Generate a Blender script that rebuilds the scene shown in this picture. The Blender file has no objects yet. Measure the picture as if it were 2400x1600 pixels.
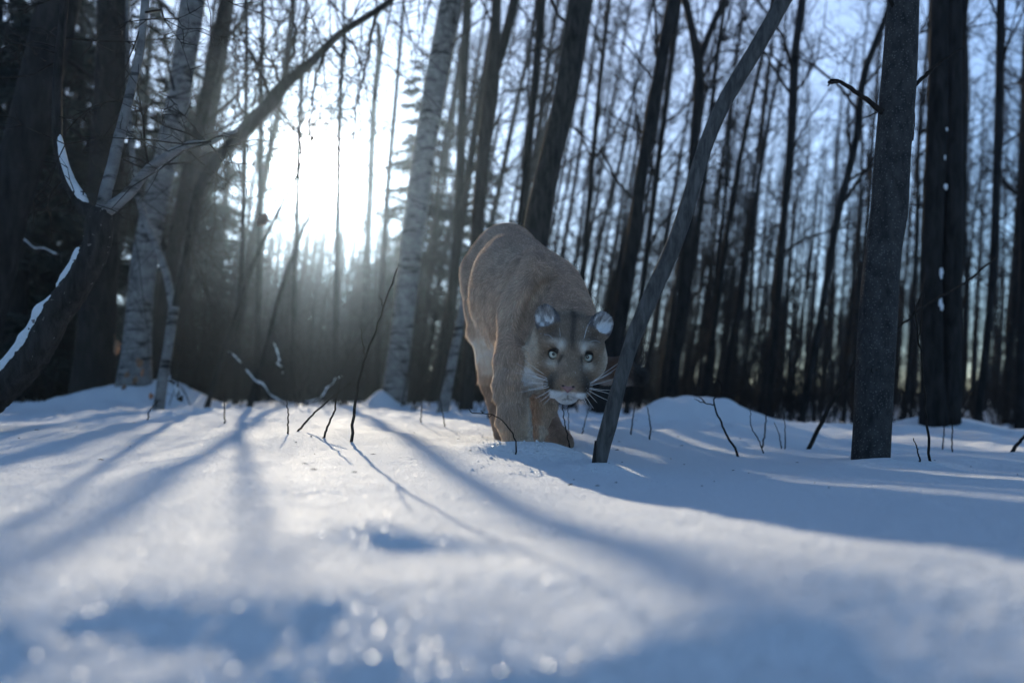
import bpy, math, random
import numpy as np
from mathutils import Vector, Matrix

scene = bpy.context.scene
col = scene.collection
# ---------------------------------------------------------------- camera
F = 1800.0            # focal length in photo pixels (27 mm on a 36 mm, 2400 px wide frame)
CZ = 0.30             # camera height
HOR = 935.0           # row of the horizon

def P(px, py, d):
    """the point seen at photo pixel (px, py) at the forward distance d"""
    return np.array([(px - 1200.0) / F * d, d, CZ + (HOR - py) / F * d])

cam_d = bpy.data.cameras.new('camera')
cam = bpy.data.objects.new('camera', cam_d); col.objects.link(cam)
cam.location = (0, 0, CZ); cam.rotation_euler = (math.radians(90), 0, 0)
cam_d.sensor_width = 36; cam_d.lens = 27; cam_d.shift_y = (HOR - 800) / 2400
cam_d.clip_start = 0.02; cam_d.clip_end = 2000
cam_d.dof.use_dof = True; cam_d.dof.focus_distance = 1.9; cam_d.dof.aperture_fstop = 2.0
scene.camera = cam
# ---------------------------------------------------------------- light
S = Vector(((745 - 1200) / F, 1.0, (HOR - 392) / F)).normalized()      # towards the sun
el = math.asin(S.z); az = math.atan2(S.x, S.y)
world = bpy.data.worlds.new('World'); scene.world = world; world.use_nodes = True
nt = world.node_tree; nt.nodes.clear(); N = nt.nodes; L = nt.links
sky = N.new('ShaderNodeTexSky'); sky.sky_type = 'NISHITA'; sky.sun_disc = False
sky.sun_elevation = el; sky.sun_rotation = az % (2 * math.pi)
sky.air_density = 1.0; sky.dust_density = 0.1; sky.ozone_density = 4.0
bg = N.new('ShaderNodeBackground'); bg.inputs['Strength'].default_value = 0.115
tint = N.new('ShaderNodeMix'); tint.data_type = 'RGBA'; tint.blend_type = 'MULTIPLY'; tint.inputs['Factor'].default_value = 1.0
tint.inputs['B'].default_value = (.98, 1.0, 1.02, 1)
L.new(sky.outputs[0], tint.inputs['A']); L.new(tint.outputs['Result'], bg.inputs['Color'])
tc = N.new('ShaderNodeTexCoord')
dot = N.new('ShaderNodeVectorMath'); dot.operation = 'DOT_PRODUCT'
dot.inputs[1].default_value = S
L.new(tc.outputs['Generated'], dot.inputs[0])
ac = N.new('ShaderNodeMath'); ac.operation = 'ARCCOSINE'; ac.use_clamp = False
L.new(dot.outputs['Value'], ac.inputs[0])
def glow(width, power, amp):
    a = N.new('ShaderNodeMath'); a.operation = 'DIVIDE'; L.new(ac.outputs[0], a.inputs[0]); a.inputs[1].default_value = math.radians(width)
    b = N.new('ShaderNodeMath'); b.operation = 'POWER'; L.new(a.outputs[0], b.inputs[0]); b.inputs[1].default_value = power
    c = N.new('ShaderNodeMath'); c.operation = 'MULTIPLY'; L.new(b.outputs[0], c.inputs[0]); c.inputs[1].default_value = -1
    e = N.new('ShaderNodeMath'); e.operation = 'EXPONENT'; L.new(c.outputs[0], e.inputs[0])
    m = N.new('ShaderNodeMath'); m.operation = 'MULTIPLY'; L.new(e.outputs[0], m.inputs[0]); m.inputs[1].default_value = amp
    return m
g1 = glow(2.3, 3.0, 14.0); g2 = glow(44.0, 4.0, 0.27); g3 = glow(4.0, 1.0, 0.04)
ad = N.new('ShaderNodeMath'); ad.operation = 'ADD'; L.new(g1.outputs[0], ad.inputs[0]); L.new(g2.outputs[0], ad.inputs[1])
ad0 = ad; ad = N.new('ShaderNodeMath'); ad.operation = 'ADD'; L.new(ad0.outputs[0], ad.inputs[0]); L.new(g3.outputs[0], ad.inputs[1])
bg2 = N.new('ShaderNodeBackground'); bg2.inputs['Color'].default_value = (1.0, .96, .91, 1)
L.new(ad.outputs[0], bg2.inputs['Strength'])
addsh = N.new('ShaderNodeAddShader'); L.new(bg.outputs[0], addsh.inputs[0]); L.new(bg2.outputs[0], addsh.inputs[1])
wo = N.new('ShaderNodeOutputWorld'); L.new(addsh.outputs[0], wo.inputs['Surface'])
sun_d = bpy.data.lights.new('sun', 'SUN'); sun_d.energy = 3.9; sun_d.angle = math.radians(0.5); sun_d.color = (1.0, .87, .66)
sun = bpy.data.objects.new('sun', sun_d); col.objects.link(sun)
sun.rotation_euler = S.to_track_quat('Z', 'Y').to_euler()
vs = scene.view_settings
scene.display_settings.display_device = 'sRGB'
vs.view_transform = 'Standard'; vs.look = 'None'; vs.exposure = 0.9; vs.gamma = 1.0; vs.use_curve_mapping = False
cy = scene.cycles
scene.render.engine = 'CYCLES'
cy.max_bounces = 5; cy.diffuse_bounces = 3; cy.glossy_bounces = 2; cy.transmission_bounces = 3; cy.volume_bounces = 0
cy.transparent_max_bounces = 6; cy.use_denoising = True
try: cy.denoiser = 'OPENIMAGEDENOISE'
except Exception: pass

# ---------------------------------------------------------------- helpers
rng = np.random.default_rng(7)
random.seed(7)

def nd(nt, typ, **kw):
    n = nt.nodes.new(typ)
    for k, v in kw.items():
        if k in n.inputs: n.inputs[k].default_value = v
        else: setattr(n, k, v)
    return n

def new_mat(name):
    m = bpy.data.materials.new(name); m.use_nodes = True
    nt = m.node_tree; nt.nodes.clear()
    out = nt.nodes.new('ShaderNodeOutputMaterial')
    return m, nt, out

def link(name, data, parent=None, mat=None, loc=None):
    o = bpy.data.objects.new(name, data); col.objects.link(o)
    if mat is not None and data is not None and len(data.materials) == 0: data.materials.append(mat)
    if parent is not None: o.parent = parent
    if loc is not None: o.location = loc
    return o

def tag(o, label, cat, group=None, kind=None):
    o['label'] = label; o['category'] = cat
    if group: o['group'] = group
    if kind: o['kind'] = kind
    return o

def root(name, loc, label, cat, group=None):
    o = bpy.data.objects.new(name, None); o.empty_display_size = .1
    col.objects.link(o); o.location = loc
    return tag(o, label, cat, group)

def mesh_np(name, verts, quads=None, tris=None, smooth=True):
    me = bpy.data.meshes.new(name)
    verts = np.asarray(verts, np.float32)
    q = np.asarray(quads if quads is not None else np.zeros((0, 4)), np.int32).reshape(-1, 4)
    t = np.asarray(tris if tris is not None else np.zeros((0, 3)), np.int32).reshape(-1, 3)
    me.vertices.add(len(verts)); me.vertices.foreach_set('co', verts.ravel())
    nl = q.size + t.size
    me.loops.add(nl); me.loops.foreach_set('vertex_index', np.concatenate([q.ravel(), t.ravel()]))
    me.polygons.add(len(q) + len(t))
    ls = np.concatenate([np.arange(len(q)) * 4, q.size + np.arange(len(t)) * 3]).astype(np.int32)
    me.polygons.foreach_set('loop_start', ls)
    me.update(calc_edges=True)
    me.polygons.foreach_set('use_smooth', np.full(len(q) + len(t), smooth))
    return me

class Geo:
    """collects tubes and prisms; one mesh comes out"""
    def __init__(s): s.v = []; s.q = []; s.t = []; s.n = 0
    def add(s, v, q=None, t=None):
        s.v.append(np.asarray(v, np.float64))
        if q is not None and len(q): s.q.append(np.asarray(q) + s.n)
        if t is not None and len(t): s.t.append(np.asarray(t) + s.n)
        s.n += len(v)
    def tube(s, pts, rad, sides=8, cap=True, disp=None):
        pts = np.asarray(pts, float); rad = np.asarray(rad, float); n = len(pts)
        tan = np.gradient(pts, axis=0); tan /= np.linalg.norm(tan, axis=1)[:, None] + 1e-12
        ref = np.array([1., 0, 0]) if abs(tan[0][0]) < .8 else np.array([0, 1., 0])
        u = np.zeros_like(pts); w = np.zeros_like(pts)
        a = ref - tan[0] * ref.dot(tan[0])
        for i in range(n):
            a = a - tan[i] * a.dot(tan[i]); a /= np.linalg.norm(a) + 1e-12
            u[i] = a; w[i] = np.cross(tan[i], a)
        th = np.linspace(0, 2 * np.pi, sides, endpoint=False)
        R = np.repeat(rad[:, None], sides, 1)
        if disp is not None: R = R * (1 + disp(n, sides))
        v = pts[:, None, :] + R[..., None] * (np.cos(th)[None, :, None] * u[:, None, :] + np.sin(th)[None, :, None] * w[:, None, :])
        i = np.arange(n - 1)[:, None]; j = np.arange(sides)[None, :]; j2 = (j + 1) % sides
        q = np.stack([i * sides + j, i * sides + j2, (i + 1) * sides + j2, (i + 1) * sides + j], -1).reshape(-1, 4)
        v = v.reshape(-1, 3); t = None
        if cap:
            v = np.vstack([v, pts[0], pts[-1]]); k = n * sides; jj = np.arange(sides); jn = (jj + 1) % sides
            t = np.vstack([np.stack([np.full(sides, k), jn, jj], -1), np.stack([np.full(sides, k + 1), (n - 1) * sides + jj, (n - 1) * sides + jn], -1)])
        s.add(v, q, t)
    def segs(s, p0, p1, r0, r1, sides=3):
        v, q = seg_batch(p0, p1, r0, r1, sides); s.add(v, q)
    def mesh(s, name, smooth=True):
        return mesh_np(name, np.vstack(s.v), np.vstack(s.q) if s.q else None, np.vstack(s.t) if s.t else None, smooth)

def seg_batch(p0, p1, r0, r1, sides=3):
    p0 = np.asarray(p0, float).reshape(-1, 3); p1 = np.asarray(p1, float).reshape(-1, 3)
    r0 = np.asarray(r0, float).ravel(); r1 = np.asarray(r1, float).ravel()
    t = p1 - p0; t /= np.linalg.norm(t, axis=1)[:, None] + 1e-12
    ref = np.where(np.abs(t[:, :1]) < .8, np.array([[1., 0, 0]]), np.array([[0, 1., 0]]))
    u = np.cross(t, ref); u /= np.linalg.norm(u, axis=1)[:, None] + 1e-12
    w = np.cross(t, u); n = len(p0)
    th = np.linspace(0, 2 * np.pi, sides, endpoint=False)
    ring = np.cos(th)[None, :, None] * u[:, None, :] + np.sin(th)[None, :, None] * w[:, None, :]
    a = p0[:, None, :] + ring * r0[:, None, None]; b = p1[:, None, :] + ring * r1[:, None, None]
    v = np.concatenate([a, b], 1).reshape(-1, 3)
    base = np.arange(n)[:, None] * (2 * sides); j = np.arange(sides)[None, :]; j2 = (j + 1) % sides
    q = np.stack([base + j, base + j2, base + sides + j2, base + sides + j], -1).reshape(-1, 4)
    return v, q

_lat = np.random.default_rng(3).random((32, 32, 32)).astype(np.float32)
def vnoise(p):
    """value noise in [-1, 1] at points p (N, 3)"""
    p = np.asarray(p, np.float32); i = np.floor(p).astype(np.int32); f = p - i; f = f * f * (3 - 2 * f); i &= 31; k = (i + 1) & 31
    x0, y0, z0 = i[:, 0], i[:, 1], i[:, 2]; x1, y1, z1 = k[:, 0], k[:, 1], k[:, 2]; fx, fy, fz = f.T
    def lx(y, z): return _lat[x0, y, z] * (1 - fx) + _lat[x1, y, z] * fx
    return 2 * ((lx(y0, z0) * (1 - fy) + lx(y1, z0) * fy) * (1 - fz) + (lx(y0, z1) * (1 - fy) + lx(y1, z1) * fy) * fz) - 1
def fbm(p, o=3):
    p = np.asarray(p, float); r = 0; a = 1.
    for k in range(o): r = r + a * vnoise(p * 2 ** k + 7.3 * k); a *= .5
    return r

def smooth_path(pts, n):
    """smooth curve through rows of pts (Hermite, tangents weighted by spacing), n samples"""
    pts = np.asarray(pts, float)
    if len(pts) < 3:
        t = np.linspace(0, 1, n)[:, None]; return pts[0] * (1 - t) + pts[-1] * t
    h = np.linalg.norm(np.diff(pts[:, :3], axis=0), axis=1) + 1e-9; cum = np.concatenate([[0], np.cumsum(h)])
    sl = np.diff(pts, axis=0) / h[:, None]; m = np.empty_like(pts); m[0] = sl[0]; m[-1] = sl[-1]
    m[1:-1] = (sl[:-1] * h[1:, None] + sl[1:] * h[:-1, None]) / (h[:-1] + h[1:])[:, None]
    s = np.linspace(0, cum[-1], n); k = np.clip(np.searchsorted(cum, s, 'right') - 1, 0, len(h) - 1)
    t = ((s - cum[k]) / h[k])[:, None]; H = h[k][:, None]
    return (2 * t ** 3 - 3 * t ** 2 + 1) * pts[k] + (t ** 3 - 2 * t ** 2 + t) * H * m[k] + (-2 * t ** 3 + 3 * t ** 2) * pts[k + 1] + (t ** 3 - t ** 2) * H * m[k + 1]

# ---------------------------------------------------------------- materials
def snow_material():
    m, nt, out = new_mat('snow')
    lk = nt.links.new
    tc = nd(nt, 'ShaderNodeTexCoord')
    n1 = nd(nt, 'ShaderNodeTexNoise', Scale=260.0, Detail=3.0, Roughness=.6)
    n2 = nd(nt, 'ShaderNodeTexNoise', Scale=85.0, Detail=4.0, Roughness=.6)
    for n in (n1, n2): lk(tc.outputs['Object'], n.inputs['Vector'])
    b1 = nd(nt, 'ShaderNodeBump', Strength=1.0, Distance=.007); lk(n1.outputs['Fac'], b1.inputs['Height'])
    b2 = nd(nt, 'ShaderNodeBump', Strength=.9, Distance=.014); lk(n2.outputs['Fac'], b2.inputs['Height']); lk(b1.outputs[0], b2.inputs['Normal'])
    pr = nd(nt, 'ShaderNodeBsdfPrincipled', Roughness=.8)
    pr.inputs['Base Color'].default_value = (.86, .88, .90, 1)
    pr.inputs['Specular IOR Level'].default_value = .12
    lk(b2.outputs[0], pr.inputs['Normal'])
    vo = nd(nt, 'ShaderNodeTexVoronoi', Scale=650.0); lk(tc.outputs['Object'], vo.inputs['Vector'])
    sub = nd(nt, 'ShaderNodeVectorMath', operation='SUBTRACT'); lk(vo.outputs['Color'], sub.inputs[0]); sub.inputs[1].default_value = (.5, .5, .5)
    sc = nd(nt, 'ShaderNodeVectorMath', operation='SCALE'); lk(sub.outputs[0], sc.inputs[0]); sc.inputs['Scale'].default_value = 1.5
    ge = nd(nt, 'ShaderNodeNewGeometry')
    ad = nd(nt, 'ShaderNodeVectorMath', operation='ADD'); lk(ge.outputs['Normal'], ad.inputs[0]); lk(sc.outputs[0], ad.inputs[1])
    no = nd(nt, 'ShaderNodeVectorMath', operation='NORMALIZE'); lk(ad.outputs[0], no.inputs[0])
    gl = nd(nt, 'ShaderNodeBsdfGlossy', Roughness=.22); lk(no.outputs[0], gl.inputs['Normal'])
    v2 = nd(nt, 'ShaderNodeTexWhiteNoise', noise_dimensions='3D'); lk(vo.outputs['Position'], v2.inputs['Vector'])
    gt = nd(nt, 'ShaderNodeMath', operation='GREATER_THAN'); lk(v2.outputs['Value'], gt.inputs[0]); gt.inputs[1].default_value = .80
    mu = nd(nt, 'ShaderNodeMath', operation='MULTIPLY'); lk(gt.outputs[0], mu.inputs[0]); mu.inputs[1].default_value = .022
    mx = nd(nt, 'ShaderNodeMixShader'); lk(mu.outputs[0], mx.inputs[0]); lk(pr.outputs[0], mx.inputs[1]); lk(gl.outputs[0], mx.inputs[2])
    lk(mx.outputs[0], out.inputs['Surface'])
    return m
SNOW = snow_material()

def bark_material(name, c0, c1, scale=(9, 9, 2.2), bump=.6, dist=.01, rough=.9, birch=False, spots=False):
    m, nt, out = new_mat(name); lk = nt.links.new
    tc = nd(nt, 'ShaderNodeTexCoord')
    mp = nd(nt, 'ShaderNodeMapping'); mp.inputs['Scale'].default_value = scale; lk(tc.outputs['Object'], mp.inputs['Vector'])
    n = nd(nt, 'ShaderNodeTexNoise', Scale=3.0, Detail=7.0, Roughness=.62, Distortion=.35); lk(mp.outputs[0], n.inputs['Vector'])
    cr = nd(nt, 'ShaderNodeValToRGB'); cr.color_ramp.elements[0].position = .32; cr.color_ramp.elements[1].position = .68
    cr.color_ramp.elements[0].color = (*c0, 1); cr.color_ramp.elements[1].color = (*c1, 1)
    lk(n.outputs['Fac'], cr.inputs['Fac']); colour = cr.outputs['Color']
    if spots:
        s = nd(nt, 'ShaderNodeTexVoronoi', Scale=130.0); lk(tc.outputs['Object'], s.inputs['Vector'])
        r = nd(nt, 'ShaderNodeValToRGB'); r.color_ramp.elements[0].position = .12; r.color_ramp.elements[1].position = .3
        r.color_ramp.elements[0].color = (.10, .10, .10, 1); r.color_ramp.elements[1].color = (0, 0, 0, 1); lk(s.outputs['Distance'], r.inputs['Fac'])
        mx = nd(nt, 'ShaderNodeMix', data_type='RGBA', blend_type='ADD'); mx.inputs['Factor'].default_value = .6
        lk(colour, mx.inputs['A']); lk(r.outputs['Color'], mx.inputs['B']); colour = mx.outputs['Result']
    if birch:
        mp2 = nd(nt, 'ShaderNodeMapping'); mp2.inputs['Scale'].default_value = (2.5, 2.5, 11); lk(tc.outputs['Object'], mp2.inputs['Vector'])
        n2 = nd(nt, 'ShaderNodeTexNoise', Scale=2.2, Detail=5.0, Roughness=.6); lk(mp2.outputs[0], n2.inputs['Vector'])
        r = nd(nt, 'ShaderNodeValToRGB'); r.color_ramp.elements[0].position = .36; r.color_ramp.elements[1].position = .46
        r.color_ramp.elements[0].color = (.035, .032, .03, 1); r.color_ramp.elements[1].color = (1, 1, 1, 1); lk(n2.outputs['Fac'], r.inputs['Fac'])
        mx = nd(nt, 'ShaderNodeMix', data_type='RGBA', blend_type='MULTIPLY'); mx.inputs['Factor'].default_value = .92
        lk(colour, mx.inputs['A']); lk(r.outputs['Color'], mx.inputs['B']); colour = mx.outputs['Result']
    b = nd(nt, 'ShaderNodeBump', Strength=bump, Distance=dist); lk(n.outputs['Fac'], b.inputs['Height'])
    pr = nd(nt, 'ShaderNodeBsdfPrincipled', Roughness=rough); pr.inputs['Specular IOR Level'].default_value = .08
    lk(colour, pr.inputs['Base Color']); lk(b.outputs[0], pr.inputs['Normal'])
    lk(pr.outputs[0], out.inputs['Surface'])
    return m
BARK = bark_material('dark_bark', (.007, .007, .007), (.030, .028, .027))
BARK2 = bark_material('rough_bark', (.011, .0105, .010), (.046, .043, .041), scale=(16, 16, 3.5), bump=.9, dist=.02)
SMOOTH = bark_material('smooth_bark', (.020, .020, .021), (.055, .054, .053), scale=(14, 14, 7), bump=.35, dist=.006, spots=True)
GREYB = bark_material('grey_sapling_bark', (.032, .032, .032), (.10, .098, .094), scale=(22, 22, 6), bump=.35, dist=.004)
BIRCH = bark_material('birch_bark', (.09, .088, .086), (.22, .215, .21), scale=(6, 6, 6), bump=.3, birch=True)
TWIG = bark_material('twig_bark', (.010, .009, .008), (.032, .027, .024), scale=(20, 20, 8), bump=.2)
def flat_mat(name, c, rough=.8, spec=.3, trans=0.0):
    m, nt, out = new_mat(name); lk = nt.links.new
    tc = nd(nt, 'ShaderNodeTexCoord'); n = nd(nt, 'ShaderNodeTexNoise', Scale=60.0, Detail=4.0); lk(tc.outputs['Object'], n.inputs['Vector'])
    cr = nd(nt, 'ShaderNodeValToRGB'); cr.color_ramp.elements[0].color = (*[x * .75 for x in c], 1); cr.color_ramp.elements[1].color = (*[min(1, x * 1.2) for x in c], 1)
    lk(n.outputs['Fac'], cr.inputs['Fac'])
    pr = nd(nt, 'ShaderNodeBsdfPrincipled', Roughness=rough); pr.inputs['Specular IOR Level'].default_value = spec
    lk(cr.outputs['Color'], pr.inputs['Base Color']); sh = pr.outputs[0]
    if trans:
        tr = nd(nt, 'ShaderNodeBsdfTranslucent'); lk(cr.outputs['Color'], tr.inputs['Color'])
        mx = nd(nt, 'ShaderNodeMixShader'); mx.inputs[0].default_value = trans; lk(sh, mx.inputs[1]); lk(tr.outputs[0], mx.inputs[2]); sh = mx.outputs[0]
    lk(sh, out.inputs['Surface']); return m
NEEDLE = flat_mat('spruce_needles', (.016, .024, .021), trans=.15)
DLEAF = flat_mat('dead_leaf', (.07, .042, .035), trans=.1)
LEAF = flat_mat('dry_leaf', (.20, .115, .07), trans=.35)

# ---------------------------------------------------------------- ground
_D = np.array([0.0, .3, .4, .45, .5, .6, .8, 1.0, 1.4, 1.8, 2.2, 3.0, 4.0, 6.0, 10., 20., 60., 400.])
_PX = np.array([-6000, 0, 600, 870, 1100, 1250, 1400, 1800, 2400, 9000.])
_Z = np.array([
 [-0.235, -0.187, -0.157, -0.142, -0.128, -0.127, -0.130, -0.130, -0.126, -0.115, -0.100, -0.090, -0.085, -0.060, -0.020, 0.000, 0.100, 0.400],
 [-0.235, -0.187, -0.157, -0.142, -0.128, -0.127, -0.130, -0.130, -0.126, -0.115, -0.103, -0.090, -0.080, -0.060, -0.020, 0.000, 0.100, 0.400],
 [-0.235, -0.187, -0.157, -0.142, -0.128, -0.127, -0.130, -0.130, -0.126, -0.115, -0.103, -0.090, -0.080, -0.070, -0.040, -0.050, 0.100, 0.400],
 [-0.235, -0.187, -0.157, -0.142, -0.128, -0.128, -0.131, -0.131, -0.126, -0.112, -0.100, -0.095, -0.090, -0.080, -0.050, -0.080, 0.100, 0.400],
 [-0.235, -0.187, -0.157, -0.142, -0.128, -0.129, -0.134, -0.138, -0.140, -0.134, -0.125, -0.125, -0.120, -0.100, -0.060, -0.080, 0.100, 0.400],
 [-0.230, -0.195, -0.162, -0.144, -0.128, -0.129, -0.138, -0.146, -0.153, -0.154, -0.150, -0.140, -0.130, -0.110, -0.080, -0.100, 0.100, 0.400],
 [-0.220, -0.185, -0.154, -0.139, -0.127, -0.128, -0.137, -0.146, -0.159, -0.165, -0.163, -0.150, -0.140, -0.120, -0.100, -0.150, 0.100, 0.400],
 [-0.200, -0.170, -0.141, -0.129, -0.121, -0.124, -0.133, -0.142, -0.157, -0.168, -0.186, -0.190, -0.165, -0.240, -0.420, -0.500, 0.100, 0.400],
 [-0.200, -0.170, -0.141, -0.129, -0.115, -0.118, -0.127, -0.137, -0.155, -0.170, -0.187, -0.200, -0.180, -0.280, -0.460, -0.500, 0.100, 0.400],
 [-0.200, -0.170, -0.141, -0.129, -0.115, -0.118, -0.127, -0.137, -0.155, -0.170, -0.187, -0.200, -0.180, -0.280, -0.460, -0.500, 0.100, 0.400]])
BUMPS = [  # x, y, sx, sy, height
 (1.08, 4.4, .17, .26, .125), (1.22, 4.25, .12, .2, .05), (.92, 4.35, .12, .2, .055), (.74, 4.3, .13, .2, .06), (.62, 3.9, .10, .14, .035), (1.42, 4.4, .16, .22, .045), (.86, 3.7, .13, .1, .03), (1.05, 3.55, .10, .08, .025), (1.30, 3.75, .15, .1, .03), (1.62, 4.1, .14, .14, .035), (1.95, 4.6, .3, .4, .05), (2.6, 4.7, .22, .3, .10), (.70, 3.15, .07, .05, .016), (.86, 3.0, .09, .05, .016),
 (-.150, .725, .032, .024, .0085), (-.115, .705, .034, .030, .0150), (-.055, .680, .042, .022, .0085), (.02, .56, .05, .03, .004), (-.16, .50, .04, .025, .004), (.16, .46, .04, .025, .004), (.05, .43, .03, .02, .003), (1.0, 2.02, .12, .06, .022), (.035, 1.935, .085, .045, .034), (.14, 1.985, .07, .05, .022), (-.06, 2.05, .05, .06, .012), (.20, 1.745, .07, .09, .018), (1.05, 2.18, .13, .1, .015), (-1.15, 6.9, .10, .2, .16),
 (-3.1, 6.0, .30, .4, .17), (-2.75, 6.3, .18, .3, .12), (1.35, 2.3, .2, .12, .02), (.52, 3.0, .25, .2, .03), (.95, 3.3, .3, .2, .03)]
_lD = np.log(_D + .3); _pxu = np.arctan((_PX - 1200) / F)
def _interp_rows(ld):
    return np.stack([np.interp(ld, _lD, row) for row in _Z], 0)
_fine_ld = np.linspace(_lD[0], _lD[-1], 500)
_fine_pu = np.linspace(-1.35, 1.35, 400)
_tab = np.array([np.interp(_fine_pu, _pxu, c) for c in _interp_rows(_fine_ld).T])           # (ld, pu)
def _blur(a, s, ax):
    k = np.exp(-.5 * (np.arange(-3 * s, 3 * s + 1) / s) ** 2); k /= k.sum()
    pad = [(0, 0), (0, 0)]; pad[ax] = (3 * s, 3 * s)
    return np.apply_along_axis(lambda v: np.convolve(v, k, 'valid'), ax, np.pad(a, pad, mode='edge'))
_tab = _blur(_blur(_tab, 4, 0), 6, 1)
def ground(x, y):
    x = np.atleast_1d(np.asarray(x, float)); y = np.atleast_1d(np.asarray(y, float))
    d = np.hypot(x, y); a = np.arctan2(x, np.maximum(y, 1e-6))
    dd = np.where(np.abs(a) < 1.2, np.where(y > 0, y, d), d)
    w = np.clip((np.abs(a) - .7) / .5, 0, 1); dd = dd * (1 - w) + d * w
    fi = (np.log(np.clip(dd, 0, 399) + .3) - _fine_ld[0]) / (_fine_ld[-1] - _fine_ld[0]) * 499
    fj = (np.clip(a, -1.349, 1.349) + 1.35) / 2.7 * 399
    i = np.clip(fi.astype(int), 0, 498); j = np.clip(fj.astype(int), 0, 398); fi = fi - i; fj = fj - j
    z = (_tab[i, j] * (1 - fi) + _tab[i + 1, j] * fi) * (1 - fj) + (_tab[i, j + 1] * (1 - fi) + _tab[i + 1, j + 1] * fi) * fj
    for bx, by, sx, sy, h in BUMPS: z = z + h * np.exp(-.5 * (((x - bx) / sx) ** 2 + ((y - by) / sy) ** 2))
    p = np.stack([x, y, np.zeros_like(x)], -1)
    amp = np.clip(dd / 1.5, .55, 4)
    z = z + .0055 * amp * vnoise(p * 2.2 + 3.1) + .0035 * amp * vnoise(p * 6.3 + 1.7) + .0016 * np.clip(amp, .5, 1.6) * vnoise(p * 19 + 5) + .0007 * vnoise(p * 60)
    z = z + np.clip((dd - 2.4) / 1.2, 0, 1) * np.clip((9 - dd) / 3, 0, 1) * (.012 * vnoise(p * 7.5 + 11) + .008 * vnoise(p * 15 + 4) + .003 * vnoise(p * 31 + 9))
    z = z + .0045 * np.clip((.8 - dd) / .3, 0, 1) * vnoise(p * np.array([9., 13., 1.]) + 2)
    return z + CZ
def gz(x, y): return float(ground(x, y)[0])

th = np.concatenate([np.linspace(-.80, .80, 620), np.linspace(.80, 2 * np.pi - .80, 130)[1:-1]])
rr = np.concatenate([[.02], np.geomspace(.12, 150, 430)])
TH, RR = np.meshgrid(th, rr)
gx = (RR * np.sin(TH)).ravel(); gy = (RR * np.cos(TH)).ravel()
gzv = ground(gx, gy)
nt_, nr_ = len(th), len(rr)
i = np.arange(nr_ - 1)[:, None]; j = np.arange(nt_)[None, :]; j2 = (j + 1) % nt_
gq = np.stack([i * nt_ + j, (i + 1) * nt_ + j, (i + 1) * nt_ + j2, i * nt_ + j2], -1).reshape(-1, 4)
snow = link('snow_ground', mesh_np('snow_ground', np.stack([gx, gy, gzv], -1), gq), mat=SNOW)
snow['kind'] = 'structure'; snow['label'] = 'sparkling snow cover with soft drifts and long tree shadows'
# ---------------------------------------------------------------- haze
hm, hnt, hout = new_mat('haze')
pv = hnt.nodes.new('ShaderNodeVolumePrincipled'); pv.inputs['Color'].default_value = (.52, .72, 1, 1)
pv.inputs['Density'].default_value = .0015; pv.inputs['Anisotropy'].default_value = .88
hnt.links.new(pv.outputs[0], hout.inputs['Volume'])
hx, h0, h1 = 160.0, -2.2, 19.5
hv = [(sx * hx, sy * hx, z) for z in (h0, h1) for sx, sy in ((-1, -1), (1, -1), (1, 1), (-1, 1))]
haze = link('haze', mesh_np('haze', hv, [(3, 2, 1, 0), (4, 5, 6, 7), (0, 1, 5, 4), (1, 2, 6, 5), (2, 3, 7, 6), (3, 0, 4, 7)], smooth=False), mat=hm)
haze['kind'] = 'stuff'; haze['label'] = 'thin bright winter haze between the trees'

# ---------------------------------------------------------------- branches
def unit(v): return v / (np.linalg.norm(v) + 1e-12)
def grow(rg, p, d, length, r, level, out, up=.08, kids=(6, 4), wig=.16, nseg=4):
    """a branch as bent segments with side branches down to the given level"""
    step = length / nseg; pts = [p]
    for k in range(nseg):
        d = unit(d + rg.normal(0, wig, 3) + np.array([0, 0, up]))
        q = p + d * step
        ra = r * (1 - .75 * k / nseg); rb = r * (1 - .75 * (k + 1) / nseg)
        out.append((p, q, ra, rb)); p = q; pts.append((p, d))
    if level > 0:
        nk = kids[0]
        for c in range(nk):
            k = rg.integers(1, nseg + 1); q, dd = pts[k]
            side = unit(np.cross(dd, rg.normal(0, 1, 3)))
            nd_ = unit(dd * rg.uniform(.35, .9) + side * rg.uniform(.5, 1.0))
            grow(rg, q, nd_, length * rg.uniform(.28, .5), max(r * .45, .0016), level - 1, out, up, kids[1:] or (3,), wig * 1.2, 3)
def segs_mesh(name, out, sides=3):
    g = Geo(); a = np.array([o[0] for o in out]); b = np.array([o[1] for o in out])
    g.segs(a, b, [o[2] for o in out], [o[3] for o in out], sides); return g.mesh(name)

def branch_set(rg, path, radii, z0, z1, n, lmin, lmax, level=2, kids=(6, 4), ang=(.5, 1.1), up=.06, bias=None):
    """branches leaving a trunk path between the heights z0 and z1"""
    out = []
    for k in range(n):
        z = rg.uniform(z0, z1); i = int(np.clip(np.searchsorted(path[:, 2], z), 1, len(path) - 1))
        p = path[i]; t = unit(path[i] - path[i - 1])
        a = rg.uniform(0, 2 * np.pi); side = np.array([np.cos(a), np.sin(a), 0])
        if bias is not None and rg.random() < .6: side = unit(side * .5 + np.asarray(bias, float))
        th = rg.uniform(*ang); d = unit(t * np.cos(th) + side * np.sin(th))
        L_ = rg.uniform(lmin, lmax)
        grow(rg, p, d, L_, min(radii[i] * .55, .0035 + .0085 * L_), level, out, up, kids)
    return out

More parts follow.
